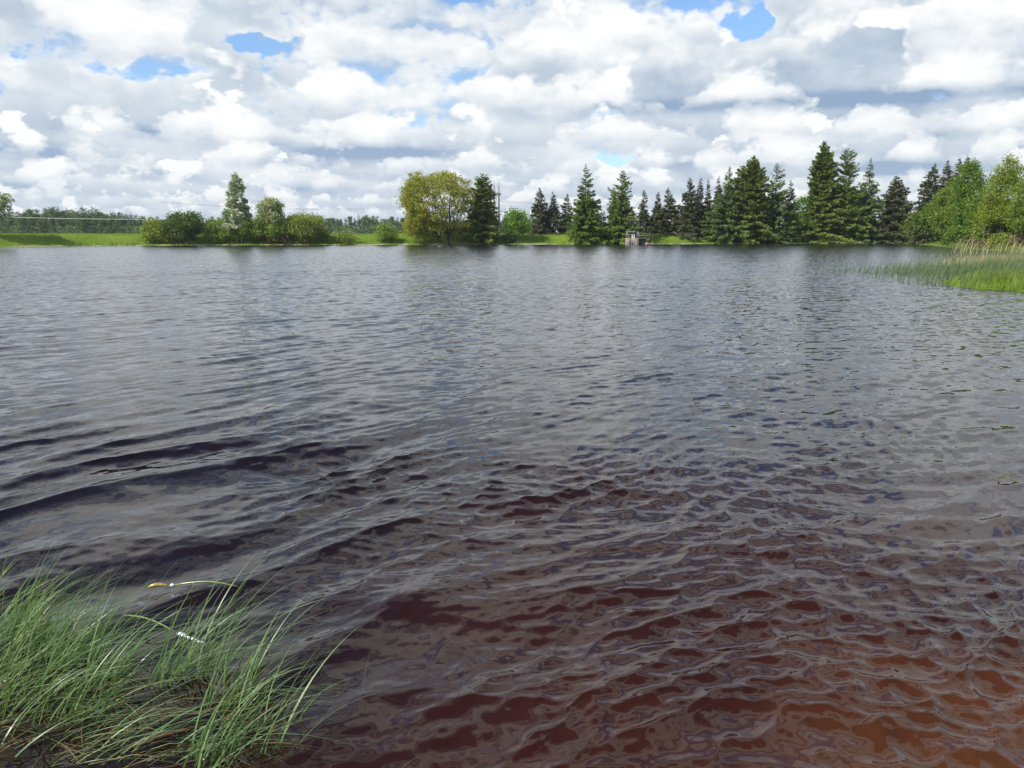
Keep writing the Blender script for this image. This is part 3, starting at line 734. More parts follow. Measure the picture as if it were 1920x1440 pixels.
broadleaf('leafy_bush', 1890, 402, 44, 108, 'birch', 'dense green shrub filling the space behind the thin birch trunks', 135, .02, 'bush', n_leaf=6500, n_att=200, leaf=(.18, .34), trunks=((-1, 0), (1, 0)), gap=.05, parts=('stems', 'foliage'))
broadleaf('leafy_bush', 1960, 398, 44, 106, 'alder', 'dense green shrub at the right edge behind the birches', 136, .02, 'bush', n_leaf=5500, n_att=200, leaf=(.18, .34), trunks=((-1, 0), (1, 0)), gap=.05, parts=('stems', 'foliage'))
# leaning pale poles at the left foot of the thicket
for i, (px0, px1, top) in enumerate([(1704, 1707, 404), (1708, 1712, 409), (1713, 1716, 412)]):
    Y = ashore(px0, 440, 143, 2.5); x0, _, _ = at_depth(px0, 440, Y); x1, _, z1 = at_depth(px1, top, Y); g = gz(x0, Y)
    o = MB().tube([(0, 0, -.2), ((x1 - x0) * .5, .05, (z1 - g) * .5), (x1 - x0, 0, z1 - g)], [.14, .12, .09], 7).build('bare_tree', BARK_POLE, smooth=True); o.location = (x0, Y, g)
    tag(o, ['tallest and leftmost of three pale bare leaning trunks right of the conifer row', 'middle one of three pale bare leaning trunks right of the conifer row', 'shortest and rightmost of three pale bare leaning trunks right of the conifer row'][i], 'bare tree', 'pale leaning trunks')

# ------------------------------------------------------------------ the far wood across the meadow
def far_wood():
    protos = []
    for i in range(4):
        t = thing('far_tree', (0, 0, 0), 'leafy tree of the far wood behind the meadow', 'tree', 'leafy trees of the far wood')
        tw, mb = broadleaf_parts(15, 3.6, .3, 200 + i, n_att=110, leaf=(.6, 1.1), n_leaf=1500, trunks=((0, 0),), th=2.0, gap=.02, jitter=.7, step=.8, shape='ball')
        tw[0].build('trunk', BARK, t); mb.build('crown', DEC['far'], t); protos.append((t, 15, 'd'))
    for i in range(3):
        t = thing('far_spruce', (0, 0, 0), 'dark spruce of the far wood behind the meadow', 'tree', 'spruces of the far wood')
        tw, mb = conifer_parts(16, 3.0, 'dark', 210 + i, n_scale=.7, bulge=.7)
        tw.build('trunk', BARK, t); mb.build('crown', DEC['farcon'], t); protos.append((t, 16, 'c'))
    used = set(); rng = np.random.RandomState(31); spots = []
    def top_line(px):
        xs = [-160, 0, 40, 75, 95, 130, 170, 210, 235, 262, 285, 330, 420, 520, 600, 700, 790, 900, 1000]
        ys = [392, 398, 396, 384, 386, 389, 387, 394, 400, 404, 406, 405, 407, 402, 404, 403, 404, 404, 404]
        return float(np.interp(px, xs, ys))
    px = -150
    while px < 1010:
        row = 0 if px < 300 else 1
        spots.append((px, top_line(px) + rng.uniform(-3, 6), 400 + rng.uniform(-10, 10) + row * 40)); px += rng.uniform(5.5, 9) if row == 0 else rng.uniform(6, 9.5)
    m = 16000; Yu = rng.uniform(374, 384, m); P = np.c_[rng.uniform(-.80, .04, m) * Yu, Yu, ground_z(rng.uniform(-.8, .04, m) * Yu, Yu) + rng.uniform(0, 1, m) ** 1.4 * 3.6]
    ub = MB(); cards(ub, P, rng.normal(size=(m, 3)), rng.uniform(.6, 1.1, m), rng.uniform(.4, .7, m), rng)
    tag(ub.build('wood_undergrowth', DEC['far']), 'low green undergrowth along the edge of the far wood', None, None, 'stuff')
    px = -150
    while px < 1010:                                           # a second, slightly lower row closes the gaps
        spots.append((px, top_line(px) + rng.uniform(5, 17), 385 + rng.uniform(-8, 8))); px += rng.uniform(7, 10)
    def where(px):
        for lim, w in ((20, 'at the far left edge, behind the edge tree'), (75, 'at the low left end of the far wood'), (135, 'in the highest stretch of the left far wood'), (205, 'in the middle stretch of the left far wood'), (275, 'in the low stretch just left of the shrub row'),
                       (400, 'behind the dark round bush'), (480, 'behind the tall silvery birch'), (610, 'behind the right half of the shrub row'), (700, 'in the gap between shrub row and lone round bush'), (755, 'between the lone round bush and the oak'), (2000, 'behind the oak and the broad spruce')):
            if px < lim: return w
    for px, top, Y in spots:
        con = rng.uniform() < (.22 if not 640 < px < 680 else .9); t, H0, k = protos[rng.randint(4, 7)] if con else protos[rng.randint(0, 4)]
        if con: top -= rng.uniform(0, 5)
        x, _, zt = at_depth(px, top, Y); g = gz(x, Y); s = (zt - g) / H0
        if id(t) not in used: t.location = (x, Y, g - .2); t.scale = (s * 1.1, s * 1.1, s); t.rotation_euler = (0, 0, rng.uniform(0, 6)); used.add(id(t)); r = t
        else: r = copy_thing(t, (x, Y, g - .2), rng.uniform(0, 6), (s * rng.uniform(.9, 1.3),) * 2 + (s,))
        r['label'] = ('dark far spruce ' if con else 'leafy far tree ') + where(px)
far_wood()

# ------------------------------------------------------------------ concrete sluice at the waterline
CONC = rough_mat('weathered_concrete', (.14, .11, .085), (.32, .255, .20), 1.6, .85, bump=.4)
CONC_DARK = rough_mat('dark_wet_concrete', (.05, .045, .04), (.12, .11, .10), 1.6, .8)
STEEL = rough_mat('galvanised_steel', (.20, .20, .19), (.36, .36, .35), 4, .5)
STEEL_OLD = rough_mat('weathered_steel', (.16, .15, .13), (.34, .32, .28), 4, .6)
PALE = rough_mat('white_painted_guide', (.60, .60, .60), (.80, .80, .80), 4, .5)
def sluice():
    Y = 151; k = Y / FPX; x0 = at_depth(1186, 458, Y)[0]
    def xz(px, py): a = at_depth(px, py, Y); return a[0] - x0, a[2]
    t = thing('sluice', (x0, Y, 0), 'small concrete sluice with white gate guides and a steel frame at the far waterline', 'sluice')
    zt = xz(0, 446.2)[1]
    for a, b in ((1174, 1183.5), (1189.3, 1198)):
        xa, xb = xz(a, 450)[0], xz(b, 450)[0]
        MB().box(((xa + xb) / 2, .9, (zt - 1.2) / 2), (xb - xa, 1.8, zt + 1.2)).build('side_wall', CONC, t)
    xa, xb = xz(1183.5, 450)[0], xz(1189.3, 450)[0]
    MB().box(((xa + xb) / 2, 1.5, (zt - 1.4) / 2), (xb - xa - .01, .25, zt + 1.0)).build('gate', CONC_DARK, t)
    z41 = xz(0, 440.3)[1]
    for px in (1185.2, 1188.8):
        x = xz(px, 450)[0]; MB().box((x, -.04, (z41 - .4) / 2), (.13, .07, z41 + .4)).build('gate_guide', PALE, t)
    z35 = xz(0, 435.3)[1]
    for px, yy in ((1176.2, .1), (1197, .1), (1176.2, 1.6), (1197, 1.6)):
        x = xz(px, 450)[0]; MB().box((x, yy, (zt + z35) / 2), (.09, .09, z35 - zt)).build('frame_post', STEEL, t)
    xa, xb = xz(1175.2, 450)[0], xz(1198, 450)[0]
    for zz, th in ((z35, .12), (z41, .10)):
        for yy in (.1, 1.6): MB().box(((xa + xb) / 2, yy, zz + .06), (xb - xa, .1, th)).build('frame_beam', STEEL, t)
    xs = xz(1188, 450)[0]
    MB().tube([(xs, .1, z41), (xs, .1, z35 + .25)], .05, 8).build('lifting_spindle', STEEL_OLD, t)
    w = MB(); th = np.linspace(0, 2 * math.pi, 15); w.tube([(xs + .22 * math.cos(a), .1, z41 + .55 + .22 * math.sin(a)) for a in th], .025, 5)
    w.box((xs, .1, z41 + .55), (.42, .03, .03)); w.box((xs, .1, z41 + .55), (.03, .031, .42)); w.build('hand_wheel', STEEL_OLD, t)
    # the walkway behind it, to the bank on the right
    x0b = at_depth(1211, 446, Y + 1.2)[0]
    b = thing('walkway', (x0b, Y + 1.2, 0), 'narrow concrete walkway with thin railing from the sluice to the grass slope', 'footbridge')
    L = 27 * k
    MB().box((0, 0, zt - .1), (L, 1.0, .2)).build('deck', CONC_DARK, b)
    for q in np.linspace(-L / 2 + .1, L / 2 - .1, 5): MB().box((q, -.42, zt + .45), (.05, .05, .9)).build('railing_post', STEEL_OLD, b)
    for hh in (.45, .9): MB().box((0, -.46, zt + hh), (L, .035, .05)).build('handrail', STEEL_OLD, b)
    MB().box((-L / 2 + .75, .1, (zt - .2 - 1) / 2), (1.3, .6, zt - .2 + 1.0)).build('support_wall', CONC_DARK, b)
    rng = np.random.RandomState(5)
    for j, (px, s) in enumerate(((1213, .42), (1218, .32), (1223, .3))):
        th = rng.uniform(0, 1, 3); bm = MB(); u = np.linspace(0, math.pi, 7); v = np.linspace(0, 2 * math.pi, 10)[:-1]
        U, V = np.meshgrid(u, v, indexing='ij'); rr = s * (1 + .25 * np.sin(3 * U + th[0] * 6) * np.cos(2 * V + th[1] * 6))
        vv = np.stack([rr * np.sin(U) * np.cos(V), rr * np.sin(U) * np.sin(V), rr * .8 * np.cos(U)], -1).reshape(-1, 3)
        f = [(a * 9 + c, a * 9 + (c + 1) % 9, (a + 1) * 9 + (c + 1) % 9, (a + 1) * 9 + c) for a in range(6) for c in range(9)]
        bm.add(vv, f); o = bm.build('boulder', CONC, smooth=True); x, y = at_depth(px, 455, Y + .3)[:2]; o.location = (x, y, .12)
        tag(o, ['largest grey boulder at the waterline under the walkway', 'middle grey boulder at the waterline under the walkway', 'small grey boulder nearest the bright grass slope'][j], 'boulder')
sluice()

# ------------------------------------------------------------------ power pylon behind the broad spruce
def pylon():
    STL = rough_mat('rusty_lattice_steel', (.09, .07, .06), (.20, .16, .14), 2, .7); PC = rough_mat('grey_concrete_pole', (.06, .05, .045), (.12, .10, .09), 1, .9)
    INS = rough_mat('insulator_glass', (.35, .38, .38), (.55, .58, .58), 2, .3)
    Y = 330; xa, _, za = at_depth(926.3, 339, Y); xb, _, zb = at_depth(935.3, 342, Y + 8)
    g = gz(xa, Y); t = thing('power_pylon', (xa, Y, g), 'twin-pole power pylon with lattice spikes and a tilted crossarm behind the broad spruce', 'pylon')
    arm = []
    for (x, y, ztop, parm) in ((0, 0, za - g, 361), (xb - xa, 8, zb - g, 363.2)):
        zarm = at_depth(930, parm, Y + y)[2] - g; arm.append((x, y, zarm))
        MB().tube([(x, y, -.5), (x, y, zarm + .3)], [.42, .30], 10).build('pole', PC, t)
        m = MB(); w0 = .62; n = 5; H = ztop - zarm
        prev = None
        for q in range(n + 1):
            f = q / n; w = w0 * (1 - f) + .06; z = zarm - .6 + f * (H + .6) * .72
            ring = [(x - w, y - w, z), (x + w, y - w, z), (x + w, y + w, z), (x - w, y + w, z)]
            if prev:
                for c in range(4): m.tube([prev[c], ring[c]], .07, 4); m.tube([prev[c], ring[(c + 1) % 4]], .045, 4)
            prev = ring
        m.tube([(x, y, zarm + H * .6), (x, y, ztop)], .08, 5); m.build('lattice_spike', STL, t)
    (x1, y1, z1), (x2, y2, z2) = arm; d = np.array([x2 - x1, y2 - y1, z2 - z1])
    e0 = np.array(arm[0]) - d * .55; e1 = np.array(arm[1]) + d * .45
    m = MB(); m.tube([e0, e1], .16, 5); m.tube([e0 + [0, 0, -.5], np.array(arm[0]) + d * .5 + [0, 0, -.7], e1 + [0, 0, -.5]], .08, 4); m.build('crossarm', STL, t)
    for f in (-.5, .5, 1.42):
        p = np.array(arm[0]) + d * f; MB().tube([p, p + [0, 0, -3.2]], .09, 6).build('insulator', INS, t)
        wr = MB(); s = np.linspace(-1, 1, 13); q = p + [0, 0, -3.2]
        # the line runs from far left to far right behind the trees
        wr.tube([(q[0] + u * 150, q[1] + u * -22, q[2] + 0 - 1.0 * (1 - abs(u)) * abs(u) * 14 + abs(u) * .5) for u in s], .018, 4); wr.build('power_line', STL, t)
pylon()

# ------------------------------------------------------------------ overhead cable on the left and its pole
def cable():
    WOOD = rough_mat('grey_pole_wood', (.14, .12, .10), (.28, .25, .22), 2, .85); CAB = rough_mat('pale_cable_sheath', (.62, .64, .60), (.78, .80, .76), 2, .5)
    Y = 158
    pts = [at_depth(px, 411.3 - .000055 * (px - 290) ** 2, Y + (px - 290) * .02) for px in range(-420, 581, 40)]
    o = MB().tube(np.array(pts) - np.array(pts[0]), .042, 6).build('overhead_cable', CAB, smooth=True); o.location = pts[0]
    tag(o, 'thin pale overhead cable hanging across the left meadow and the far wood', 'cable')
    for i, p in enumerate((pts[0], pts[-1])):
        g = gz(p[0], p[1]); t = thing('utility_pole', (p[0], p[1] + .2, g), 'wooden utility pole ' + ('carrying the left end of the pale cable' if i == 0 else 'hidden among the bushes at the right end of the pale cable'), 'utility pole')
        MB().tube([(0, 0, -.5), (0, 0, p[2] - g + .25)], [.13, .09], 9).build('pole', WOOD, t); MB().box((0, -.06, p[2] - g - .02), (.5, .1, .1)).build('bracket', WOOD, t)
cable()

# ------------------------------------------------------------------ grass, reeds and sedges
def blades(mb, root, h, w, lean, rng, segs=3, stiff=.5):
    """Tapered bent blades, one ribbon each. lean: horizontal displacement of the tip (n,2)."""
    n = len(root); th = rng.uniform(0, math.pi, n); side = np.stack([np.cos(th), np.sin(th) * .6, 0 * th], 1)
    s = np.linspace(0, 1, segs + 1); rows = []
    hh = np.broadcast_to(h, (n,)); ww = np.broadcast_to(w, (n,)); ln = np.hypot(lean[:, 0], lean[:, 1])
    top = np.sqrt(np.maximum(hh ** 2 - (ln * .8) ** 2, (hh * .15) ** 2))
    for q in s:
        a = q ** (1 + stiff)
        c = root + np.stack([lean[:, 0] * a, lean[:, 1] * a, top * (q - .42 * np.clip(ln / hh, 0, 1.1) ** 1.5 * q ** 3)], 1)
        wd = ww * (1 - q ** 1.8) * .5 + ww * .04
        rows.append(np.stack([c - side * wd[:, None], c + side * wd[:, None]], 1))
    v = np.stack(rows, 1).reshape(-1, 3); m = (segs + 1) * 2
    k = (np.arange(n) * m)[:, None, None] + (np.arange(segs) * 2)[None, :, None]
    f = (k + np.array([0, 1, 3, 2])[None, None]).reshape(-1, 4); mb.add(v, f)

GRASS = leaf_mat('bank_grass_blades', (.12, .19, .018), (.26, .35, .045), (.18, .25, .03), .35, .6, .12)
WEED = leaf_mat('shore_weed_blades', (.07, .12, .02), (.22, .26, .06), (.15, .15, .05), .3, .6, .3)
STRAW = leaf_mat('dry_straw_blades', (.36, .30, .16), (.60, .52, .34), (.40, .34, .2), .3, .7, .5)
REED = leaf_mat('green_reed_blades', (.06, .105, .045), (.15, .21, .10), (.12, .17, .07), .35, .45, .2)
LUSH = leaf_mat('lush_bank_blades', (.11, .17, .022), (.24, .31, .05), (.18, .24, .035), .4, .45, .3)
SEDGE = leaf_mat('sedge_blades', (.06, .135, .04), (.25, .36, .18), (.17, .26, .09), .4, .36, 1.5, .45)
YEL = leaf_mat('yellowed_sedge_blades', (.22, .20, .05), (.46, .40, .16), (.30, .22, .08), .3, .5, 1.5)
DEADR = leaf_mat('dead_reed_blades', (.08, .05, .02), (.26, .20, .08), (.05, .03, .012), .2, .5, 1.5)

def scatter_banks():
    rng = np.random.RandomState(51)
    # far bank and meadow
    n = 240000; Y = rng.uniform(95, 215, n) ; X_ = rng.uniform(-.72, .72, n) * Y; sd = pond_sd(X_, Y)
    ok = (sd > .35) & (rng.uniform(size=n) < np.where(sd < 16, 1, .35)) & ~((X_ > 55) & (Y < 110)); X_, Y, sd = X_[ok], Y[ok], sd[ok]
    z = ground_z(X_, Y); clump = .5 + .5 * np.sin(X_ * .9 + np.sin(Y * .7) * 2) * np.sin(Y * 1.1 + X_ * .23)
    h = rng.uniform(.16, .42, len(X_)) * (.7 + .8 * clump) * np.where(sd < 1.2, .8, 1)
    mb = MB(); blades(mb, np.stack([X_, Y, z - .02], 1), h, .07, np.stack([rng.uniform(-.05, .22, len(h)) * h * 2, rng.normal(0, .1, len(h))], 1), rng, 1)
    tag(mb.build('bank_grass', GRASS), 'green grass covering the far bank and meadow edge', None, None, 'stuff')
    # dry litter along the waterline
    n = 26000; t = rng.uniform(0, 1, n); X_ = rng.uniform(-75, 82, n); Y = rng.uniform(112, 160, n); sd = pond_sd(X_, Y); ok = (np.abs(sd) < .5); 
    X_, Y = X_[ok], Y[ok]; z = np.maximum(ground_z(X_, Y), 0.0)
    mb = MB(); blades(mb, np.stack([X_, Y, z], 1), rng.uniform(.08, .28, len(z)), .10, rng.normal(0, .12, (len(z), 2)), rng, 1)
    tag(mb.build('dry_grass_strip', STRAW), 'straw-coloured dead grass along the far waterline', None, None, 'stuff')
    # ragged weeds at the foot of the bank
    n = 90000; X_ = rng.uniform(-78, 82, n); Y = rng.uniform(112, 162, n); sd = pond_sd(X_, Y)
    cl = np.sin(X_ * .55 + 3 * np.sin(X_ * .13)) * np.sin(X_ * .21 + 1) + .35 * np.sin(X_ * 1.9)
    ok = (sd > -.7) & (sd < 1.4) & (rng.uniform(-.1, .9, n) < cl); X_, Y, c_ = X_[ok], Y[ok], cl[ok]
    h = rng.uniform(.2, .85, len(X_)) * np.clip(.5 + c_ * .8, .3, 1.3)
    mb = MB(); blades(mb, np.stack([X_, Y, np.maximum(ground_z(X_, Y), -.1)], 1), h, .07, np.stack([rng.uniform(-.05, .35, len(h)) * h, rng.normal(0, .1, len(h))], 1), rng, 2)
    tag(mb.build('shore_weeds', WEED), 'ragged green weeds at the foot of the far bank', None, None, 'stuff')
scatter_banks()

def reeds():
    rng = np.random.RandomState(52)
    from_px = lambda u, v: np.stack([np.array(on_water(a, b)) for a, b in zip(u, v)])
    # sparse front of the reed bed standing in the water (position measured at the waterline)
    P = []; K = []
    n = 6500
    u = rng.uniform(1580, 2010, n); v = rng.uniform(459, 541, n)
    front_lo = np.interp(u, [1580, 1620, 1700, 1760, 1800, 1860, 2000], [520, 524, 531, 537, 541, 541, 541]) 
    front_hi = np.interp(u, [1580, 1640, 1700, 1760, 1820, 2000], [517, 508, 507, 503, 498, 495])
    dens_f = np.clip((u - 1575) / 170, .04, 1)
    infront = (v < front_lo) & (v > front_hi) & (rng.uniform(size=n) < dens_f)
    back_l = np.interp(v, [459, 470, 480, 498], [1700, 1740, 1765, 1800])
    back = (v < 503) & (u > back_l - 12) & (rng.uniform(size=n) < np.clip((u - back_l + 25) / 90, .05, 1) * .9)
    k = infront | back; Q = from_px(u[k], v[k]); sd = pond_sd(Q[:, 0], Q[:, 1])
    green = (sd < 9); Q = Q[green]
    # extra stems for the far side where the picture packs more metres in a pixel
    B_ = Q[Q[:, 1] > 43]; Q = np.vstack([Q] + [B_ + rng.normal(0, 1.0 + .5 * q, B_.shape) for q in range(5)]); Q = Q[pond_sd(Q[:, 0], Q[:, 1]) < 10]
    h = rng.uniform(.35, .95, len(Q)); z = np.maximum(ground_z(Q[:, 0], Q[:, 1]), -.15)
    mb = MB(); blades(mb, np.c_[Q, z], h, .020, np.stack([rng.uniform(.05, .5, len(h)) * h, rng.normal(0, .12, len(h))], 1), rng, 3)
    tag(mb.build('reeds', REED), 'grey-green reeds standing in the water before the right bank', None, None, 'stuff')
    # straw of last year's reeds inside the bed and on the marshy ground
    n = 9000; u = rng.uniform(1740, 2010, n); v = rng.uniform(478, 508, n); k = rng.uniform(size=n) < np.clip((u - 1760) / 120, 0, 1) * np.exp(-((v - 496) / 9) ** 2); Q = from_px(u[k], v[k])
    Q = np.vstack([Q, Q + rng.normal(0, .6, Q.shape), Q + rng.normal(0, .6, Q.shape)])
    h = rng.uniform(.3, .8, len(Q)); mb = MB(); blades(mb, np.c_[Q, np.maximum(ground_z(Q[:, 0], Q[:, 1]), -.1)], h, .024, np.stack([rng.uniform(-.1, .6, len(h)) * h, rng.normal(0, .2, len(h))], 1), rng, 2)
    tag(mb.build('dead_reeds', STRAW), 'pinkish straw of dead reeds inside the right reed bed', None, None, 'stuff')
    # tall pale stalks at the foot of the birches
    n = 170; u = rng.uniform(1780, 1960, n); v = rng.uniform(462, 482, n); Q = from_px(u, v)
    h = rng.uniform(.7, 2.3, n); mb = MB(); blades(mb, np.c_[Q, np.maximum(ground_z(Q[:, 0], Q[:, 1]), -.1)], h, .055, np.stack([rng.uniform(.05, .45, n) * h, rng.normal(0, .15, n)], 1), rng, 3)
    tag(mb.build('pale_stalks', STRAW), 'tall pale reed stalks at the foot of the right-hand birches', None, None, 'stuff')
    # lush bright grass on the near tip of the right bank
    n = 26000; X_ = rng.uniform(15, 34, n); Y = rng.uniform(27, 44, n); sd = pond_sd(X_, Y); k = (sd > -.35) & (sd < 7) & (Y < 38) & (X_ / Y > .572 + (Y - 30) * .006 + rng.uniform(-.02, .02, n)); X_, Y, sd = X_[k], Y[k], sd[k]
    h = rng.uniform(.22, .55, len(X_)); mb = MB(); blades(mb, np.c_[X_, Y, np.maximum(ground_z(X_, Y), -.05)], h, .030, np.stack([rng.uniform(-.1, .5, len(h)) * h, rng.normal(0, .15, len(h))], 1), rng, 3)
    tag(mb.build('lush_grass', LUSH), 'bright green lush grass on the near tip of the right bank', None, None, 'stuff')
    # meadow grass of the right bank under the birches
    n = 60000; Y = rng.uniform(58, 130, n); X_ = rng.uniform(.40, .78, n) * Y; sd = pond_sd(X_, Y); k = (sd > .2); X_, Y = X_[k], Y[k]
    h = rng.uniform(.3, .8, len(X_)); mb = MB(); blades(mb, np.c_[X_, Y, ground_z(X_, Y)], h, .045, np.stack([rng.uniform(-.1, .5, len(h)) * h, rng.normal(0, .15, len(h))], 1), rng, 2)
    tag(mb.build('tall_grass', GRASS), 'tall green grass on the right bank below the birches', None, None, 'stuff')
reeds()

def water_z(x, y): return 0.0
def tuft_points(cx, cy, rx, ry, n, rng):
    a = rng.uniform(0, 6.283, n); r = np.sqrt(rng.uniform(0, 1, n)); return np.c_[cx + rx * r * np.cos(a), cy + ry * r * np.sin(a)]
def tuft_mesh(Q, hmin, hmax, rng, lean=(.35, .95), width=.0085, away=.10):
    h = rng.uniform(hmin, hmax, len(Q)); L = rng.uniform(lean[0], lean[1], len(Q)) * h
    mb = MB(); blades(mb, np.c_[Q, np.full(len(Q), -.06)], h, width * rng.uniform(.45, 1.4, len(Q)), np.stack([L, rng.normal(away, .30, len(Q)) * h], 1), rng, 9, .45)
    return mb
def foreground():
    rng = np.random.RandomState(61)
    def at(px, py): return on_water(px, py)
    # big mass of sedge at the left edge
    pts = []
    for px, py, rx, ry, n in [(-60, 1215, .40, .32, 260), (20, 1205, .20, .16, 120), (72, 1238, .16, .16, 110), (135, 1232, .13, .12, 90), (190, 1275, .13, .12, 70), (222, 1240, .07, .08, 16), (20, 1310, .30, .16, 120), (-90, 1350, .5, .3, 160), (120, 1345, .22, .12, 70)]:
        x, y = at(px, py); pts.append(tuft_points(x, y, rx, ry, n, rng))
    Q = np.vstack(pts); mb = tuft_mesh(Q, .30, .76, rng, lean=(.25, 1.25))
    tag(mb.build('sedge_mass', SEDGE), 'dense mass of windblown green sedge at the lower left', None, None, 'stuff')
    # a few yellowed blades among the green
    Q = np.vstack(pts + [tuft_points(*at(428, 1318), .12, .15, 60, rng), tuft_points(*at(190, 1405), .4, .15, 90, rng)]); Q = Q[rng.uniform(size=len(Q)) < .07]
    tag(tuft_mesh(Q, .2, .6, rng, lean=(.3, 1.2), width=.006).build('yellowed_sedge', YEL), 'scattered yellowed blades among the green sedge at lower left', None, None, 'stuff')
    # single tufts
    for px, py, rx, ry, n, hm, hx, lab in [
        (300, 1276, .08, .10, 50, .42, .76, 'upright dark green sedge tuft just left of the stem with painted white glare'),
        (372, 1262, .10, .12, 46, .5, .95, 'thin sedge tuft just right of the stem with painted white glare'),
        (428, 1318, .12, .15, 62, .40, .76, 'fullest free-standing sedge tuft, rightmost of those in the open water'),
        (388, 1420, .12, .12, 60, .40, .70, 'sedge tuft at the bottom edge with yellow blades at its foot'),
        (500, 1375, .22, .16, 18, .35, .75, 'sparse dark sedge stems furthest right in the water'),
        (190, 1405, .45, .16, 110, .30, .62, 'low flattened sedge along the bottom edge at the left')]:
        x, y = at(px, py); Q = tuft_points(0, 0, rx, ry, n, rng)
        m = tuft_mesh(Q, hm, hx, rng, lean=(.25, 1.05) if 'flattened' not in lab else (.8, 1.2))
        o = m.build('sedge_tuft', SEDGE); o.location = (x, y, 0); tag(o, lab, 'sedge tuft', 'sedge tufts in the shallows')
    # lone blades
    for px, py, tx, ty, lab in [(680, 1300, 693, 1219, 'lone short grass blade sticking out of the water, furthest right'), (525, 1392, 620, 1272, 'long arched grass blade right of the tufts'), (740, 1450, 790, 1418, 'blade tip poking up from the bottom edge of the picture')]:
        x, y = at(px, py); d = at_depth(tx, ty, y + .02); h = math.hypot(d[0] - x, d[2]); mb = MB()
        blades(mb, np.array([[0, 0, -.03]]), np.array([h + .03]), .006, np.array([[d[0] - x, .02]]), rng, 9, .4)
        o = mb.build('grass_blade', SEDGE); o.location = (x, y, 0); tag(o, lab, 'grass blade')
    # flat litter and stems lying on the water
    n = 120; u = rng.uniform(-40, 560, n); v = rng.uniform(1290, 1440, n); k = rng.uniform(size=n) < np.clip(1.3 - u / 560, .2, 1); u, v = u[k], v[k]; mb = MB()
    for a, b in zip(u, v):
        x, y = at(a, b); th = rng.normal(.35, .6); L = rng.uniform(.15, .5); c, s = math.cos(th) * L / 2, math.sin(th) * L / 2
        mb.tube([(x - c, y - s, .012 + rng.uniform(0, .02)), (x, y + rng.normal(0, .012), .035 + rng.uniform(0, .02)), (x + c, y + s, .012 + rng.uniform(0, .03))], [.0012, .0028, .001], 4)
    tag(mb.build('reed_litter', DEADR), 'brown dead reed litter lying on the water among the sedge', None, None, 'stuff')
    WET = rough_mat('wet_green_stem', (.10, .16, .03), (.24, .30, .08), 20, .25, spec=.8); GLARE = rough_mat('painted_glare', (.80, .80, .84), (.92, .92, .95), 30, .12, spec=1.0)  # glare on the wet stems painted as a white base colour
    OCH = rough_mat('ochre_husk', (.22, .14, .02), (.50, .38, .08), 40, .3, spec=.8); BRN = rough_mat('brown_dead_stalk', (.07, .04, .02), (.20, .11, .05), 12, .45)
    def line(p, q, z=.03, arc=.02, n=9):
        a = np.array(at(*p)); b = np.array(at(*q)); s = np.linspace(0, 1, n)[:, None]
        pts = a + (b - a) * s; zz = z + arc * np.sin(s * math.pi); return np.hstack([pts, zz])
    def stem(name, segs, label, cat):
        root = thing(name, (*at(*segs[0][1]), 0), label, cat); r0 = np.array([*at(*segs[0][1]), 0])
        for nm, p, q, r, mat, arc in segs:
            L = line(p, q, .03, arc) - r0; MB().tube(L, r, 6).build(nm, mat, root, smooth=True)
    stem('floating_reed', [('green_stem', (232, 1162), (333, 1196), [.003, .005, .006, .006, .005, .005, .005, .004, .004], WET, .03),
                           ('glare_section', (333, 1197), (357, 1206), [.006, .011, .012, .011, .012, .010, .009, .008, .006], GLARE, .006), ('glare_bead', (360, 1207), (371, 1211), [.003, .008, .009, .010, .008, .007, .006, .005, .003], GLARE, .004),
                           ('glare_tip', (372, 1212), (385, 1215), [.005, .006, .004, .006, .004, .005, .003, .003, .002], GLARE, .004)], 'floating green stem ending in sections painted white as glare', 'stem')
    stem('floating_seed_pod', [('husk', (277, 1109), (316, 1106), [.002, .009, .013, .014, .013, .012, .010, .008, .004], OCH, .012), ('painted_glint', (320, 1106), (328, 1106), [.003, .008, .010, .011, .011, .010, .008, .006, .003], GLARE, .004),  # the small white piece is a glint painted beside the husk
                               ('leaf', (328, 1105), (448, 1108), [.005, .005, .005, .006, .006, .006, .005, .004, .002], WET, .03)], 'ochre husk with painted white glint and long green leaf floating above the tufts', 'floating plant')
    stem('dead_reed_stalk', [('stalk', (250, 1412), (372, 1374), [.006, .009, .010, .010, .010, .009, .009, .008, .006], BRN, .01)], 'thick dark brown dead stalk lying on the water near the bottom edge', 'dead stalk')
    stem('dead_reed_stalk', [('stalk', (455, 1262), (508, 1240), [.003, .007, .009, .009, .008, .007, .006, .004, .002], DEADR, .03)], 'short yellow-brown dead leaf caught beside the rightmost tuft', 'dead stalk')
    # olive leaf afloat near the right edge
    x, y = at(1897, 904); s = np.linspace(0, 1, 9); w = .028 * np.sin(s * math.pi) ** .7 + .002; L = .17
    up = np.stack([s * L, w, .018 + .02 * np.sin(s * 5)], 1); dn = np.stack([s * L, -w, .018 + .02 * np.sin(s * 5)], 1); md = np.stack([s * L, 0 * s, .008 + .02 * np.sin(s * 5)], 1)
    mb = MB(); v = np.vstack([up, md, dn]); f = [(i, i + 1, i + 10, i + 9) for i in range(8)] + [(9 + i, 10 + i, 19 + i, 18 + i) for i in range(8)]
    o = mb.add(v, f).build('floating_leaf', rough_mat('olive_leaf', (.06, .06, .01), (.16, .14, .03), 30, .3), smooth=True); o.location = (x - .1, y + .05, .01); o.rotation_euler = (0, 0, -.5)
    tag(o, 'single olive leaf floating near the right edge of the pond', 'leaf')
foreground()

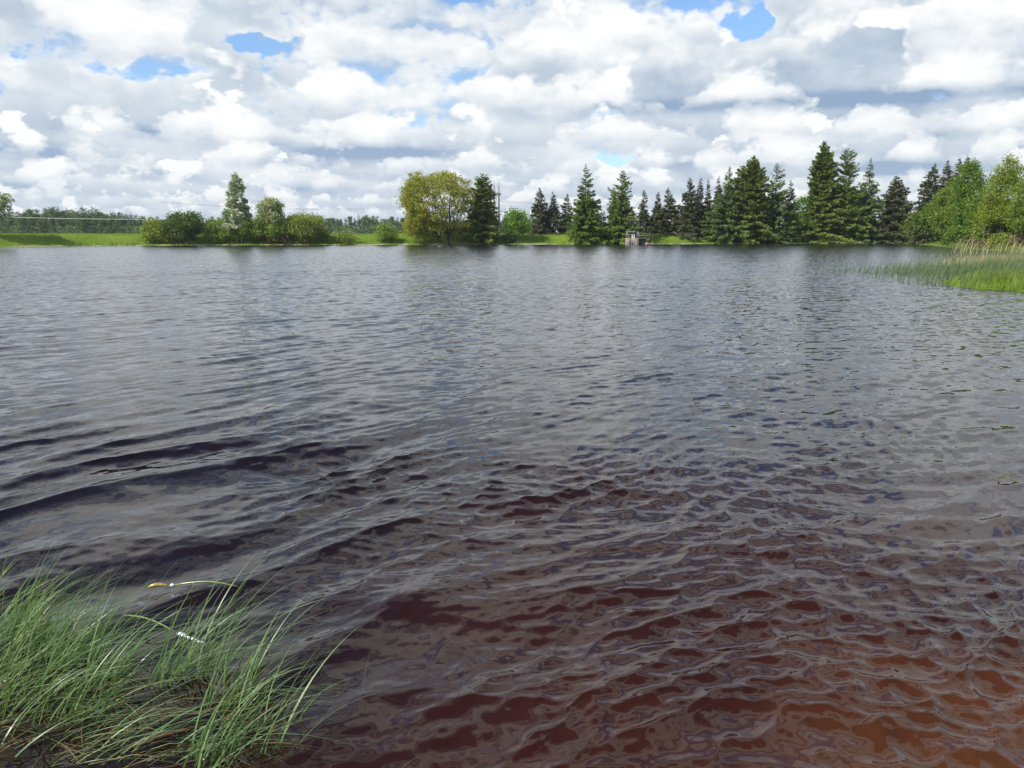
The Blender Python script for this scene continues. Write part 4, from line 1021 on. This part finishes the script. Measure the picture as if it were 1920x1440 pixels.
# ------------------------------------------------------------------ the air
def haze():
    m = bpy.data.materials.new('air'); m.use_nodes = True; nt = m.node_tree; nt.nodes.clear()
    out = nt.nodes.new('ShaderNodeOutputMaterial'); v = nt.nodes.new('ShaderNodeVolumePrincipled')
    v.inputs['Color'].default_value = (.80, .90, 1.0, 1); v.inputs['Density'].default_value = .00013; v.inputs['Anisotropy'].default_value = .2
    nt.links.new(v.outputs[0], out.inputs['Volume'])
    o = MB().box((0, 0, 15.5), (13000, 13000, 37)).build('haze', m); tag(o, kind='stuff', label='thin pale air that softens the far wood')
haze()
